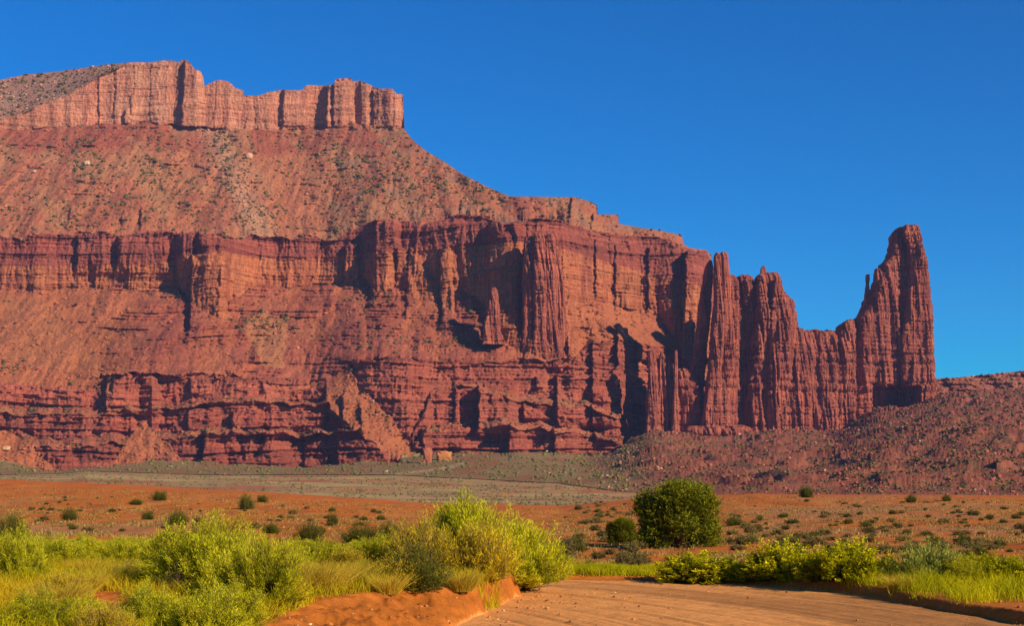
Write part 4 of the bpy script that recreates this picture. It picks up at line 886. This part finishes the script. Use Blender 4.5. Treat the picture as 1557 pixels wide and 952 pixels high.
# ------------------------------------------------------------------ grass
def grass(name, n, region, hts, pal, label, seed, bw=.008, clump=.6, lean=.3):
    g = np.random.default_rng(seed); X, Y = region(g, n)
    keep = vn(X / clump, Y / clump, seed) + .6 * vn(X / (clump * 4), Y / (clump * 4), seed + 1) > g.uniform(-.7, .6, len(X)); X, Y = X[keep], Y[keep]; n = len(X)
    Zb = ground_z(X, Y) - .01; h = g.uniform(*hts, n) * (1 + .5 * vn(X / 1.1, Y / 1.1, seed + 2))
    b = np.stack([X, Y, Zb], -1); dr = np.concatenate([g.normal(0, lean, (n, 2)), np.ones((n, 1))], 1)
    mid = b + dr * (h * .55)[:, None]; tip = b + dr * h[:, None] + np.concatenate([g.normal(0, .25, (n, 2)), 0 * h[:, None]], 1) * h[:, None]
    wv = bw * np.maximum(1, Y / 22)
    s = unit(np.cross(dr, g.normal(size=(n, 3)))) * (wv / 2)[:, None]
    co = np.stack([b - s, b + s, mid + s * .8, mid - s * .8, tip], 1)
    i = np.arange(n) * 5; q = np.stack([i, i + 1, i + 2, i + 3], -1); t = np.stack([i + 3, i + 2, i + 4], -1)
    pal = np.array(pal); u = np.clip(g.normal(.5, .25, (n, 1)) + .6 * vn(X / 1.6, Y / 1.6, seed + 5)[:, None], 0, 1)
    col = pal[0] * (1 - u) + pal[1] * u
    me = mesh_np(name, co, q, t, mat=ML, cols=np.repeat(col[:, None], 5, 1)); return tag(me, label, kind='stuff')
def reg_right(g, n):
    px = g.uniform(1000, 1800, n); Y = g.uniform(22, 31.5, n); X = (px - CX) / F * Y; xr = seg_x(ROADR, Y)
    far = np.interp(px, [1000, 1130, 1250, 1400, 1600], [31.0, 30.5, 30.8, 31, 31])
    k = (X > xr + .1) & (Y < far) & (X - xr < 9); return X[k], Y[k]
grass('grass', 60000, reg_right, (.16, .34), ((.24, .25, .004), (.64, .56, .008)), 'soft yellow-green grass fringing the far road edge', 301)
def reg_mid(g, n):
    px = g.uniform(872, 1010, n); Y = g.uniform(30.4, 33.5, n); X = (px - CX) / F * Y; return X, Y
grass('grass', 16000, reg_mid, (.12, .24), ((.26, .26, .004), (.60, .52, .008)), 'short green grass patch in front of the juniper', 305)
def reg_left(g, n):
    Y = g.uniform(13.5, 30, n); px = g.uniform(-60, 760, n); X = (px - CX) / F * Y; bt = seg_x(BANKT, Y)
    k = (X < bt - .05) & (Y < 27.5) & ~((px > 50) & (px < 215) & (Y > 15.2) & (Y < 19.5) & (vn(X / .9, Y / .9, 5) > -.45)); return X[k], Y[k]
grass('dry_grass', 110000, reg_left, (.09, .27), ((.38, .25, .010), (.74, .48, .02)), 'golden dry grass between the bushes left of the road', 309, clump=.9)
grass('grass', 60000, reg_left, (.10, .30), ((.24, .25, .004), (.62, .54, .008)), 'green grass among the golden dry grass left of the road', 311, clump=1.1)
def reg_far(g, n):
    px = g.uniform(-40, 1600, n); Y = 31 * (260 / 31) ** g.random(n); X = (px - CX) / F * Y; k = (vn(X / 3, Y / 5, 77) > .05) & ((Y > 36) | (px < 700)); return X[k], Y[k]
grass('dry_grass', 150000, reg_far, (.07, .22), ((.30, .20, .05), (.56, .40, .12)), 'sparse straw grass scattered over the red flats', 315, bw=.012, clump=.8)
grass('ground_cover', 110000, reg_far, (.07, .20), ((.10, .09, .02), (.22, .18, .04)), 'low dark olive ground cover speckling the red flats', 317, bw=.014, clump=.7)
tf = [tuft('grass_tuft', s) for s in (1, 2)]
for i, (px, py, h) in enumerate([(455,905,58),(490,902,52),(530,898,48),(425,912,50),(560,890,40),(120,905,40),(170,892,34),(140,880,34),(205,885,30),(85,930,50),(260,950,46),(590,905,34),(700,902,36),(1370,898,28),(885,862,14)]):
    o = tf[i] if i < 2 else tf[i % 2].copy()
    if i > 1: C.objects.link(o)
    x, y, z = ray_ground(px, py); k = h * y / F; o.location = (x, y, z - .02); o.scale = (k * 1.3, k * 1.3, k); o.rotation_euler = (0, 0, i * 1.3)
    tag(o, 'one of the taller golden grass tufts standing among the bushes', 'grass tuft', 'golden grass tufts')
g5 = np.random.default_rng(91); n = 1100; Yp = g5.uniform(14, 30, n); Xp = np.where(g5.random(n) < .6, seg_x(BANKT, Yp) + g5.gamma(2, .45, n), g5.uniform(-3, 9, n)); kk = (Xp < 9)
Xp, Yp = Xp[kk], Yp[kk]; n = len(Xp); cp = np.array([.46, .17, .05]) * g5.uniform(.55, 1.25, (n, 1)); pale = g5.random(n) < .08; cp[pale] = [.6, .42, .25]
o = blobs('pebbles', np.stack([Xp, Yp, ground_z(Xp, Yp) - .002], -1), .007 + .03 * g5.random(n) ** 5, .7, cp, MS, .35, 8); tag(o, 'loose stones and clods on the road and bank', kind='stuff')
print('done', time.time() - T0)
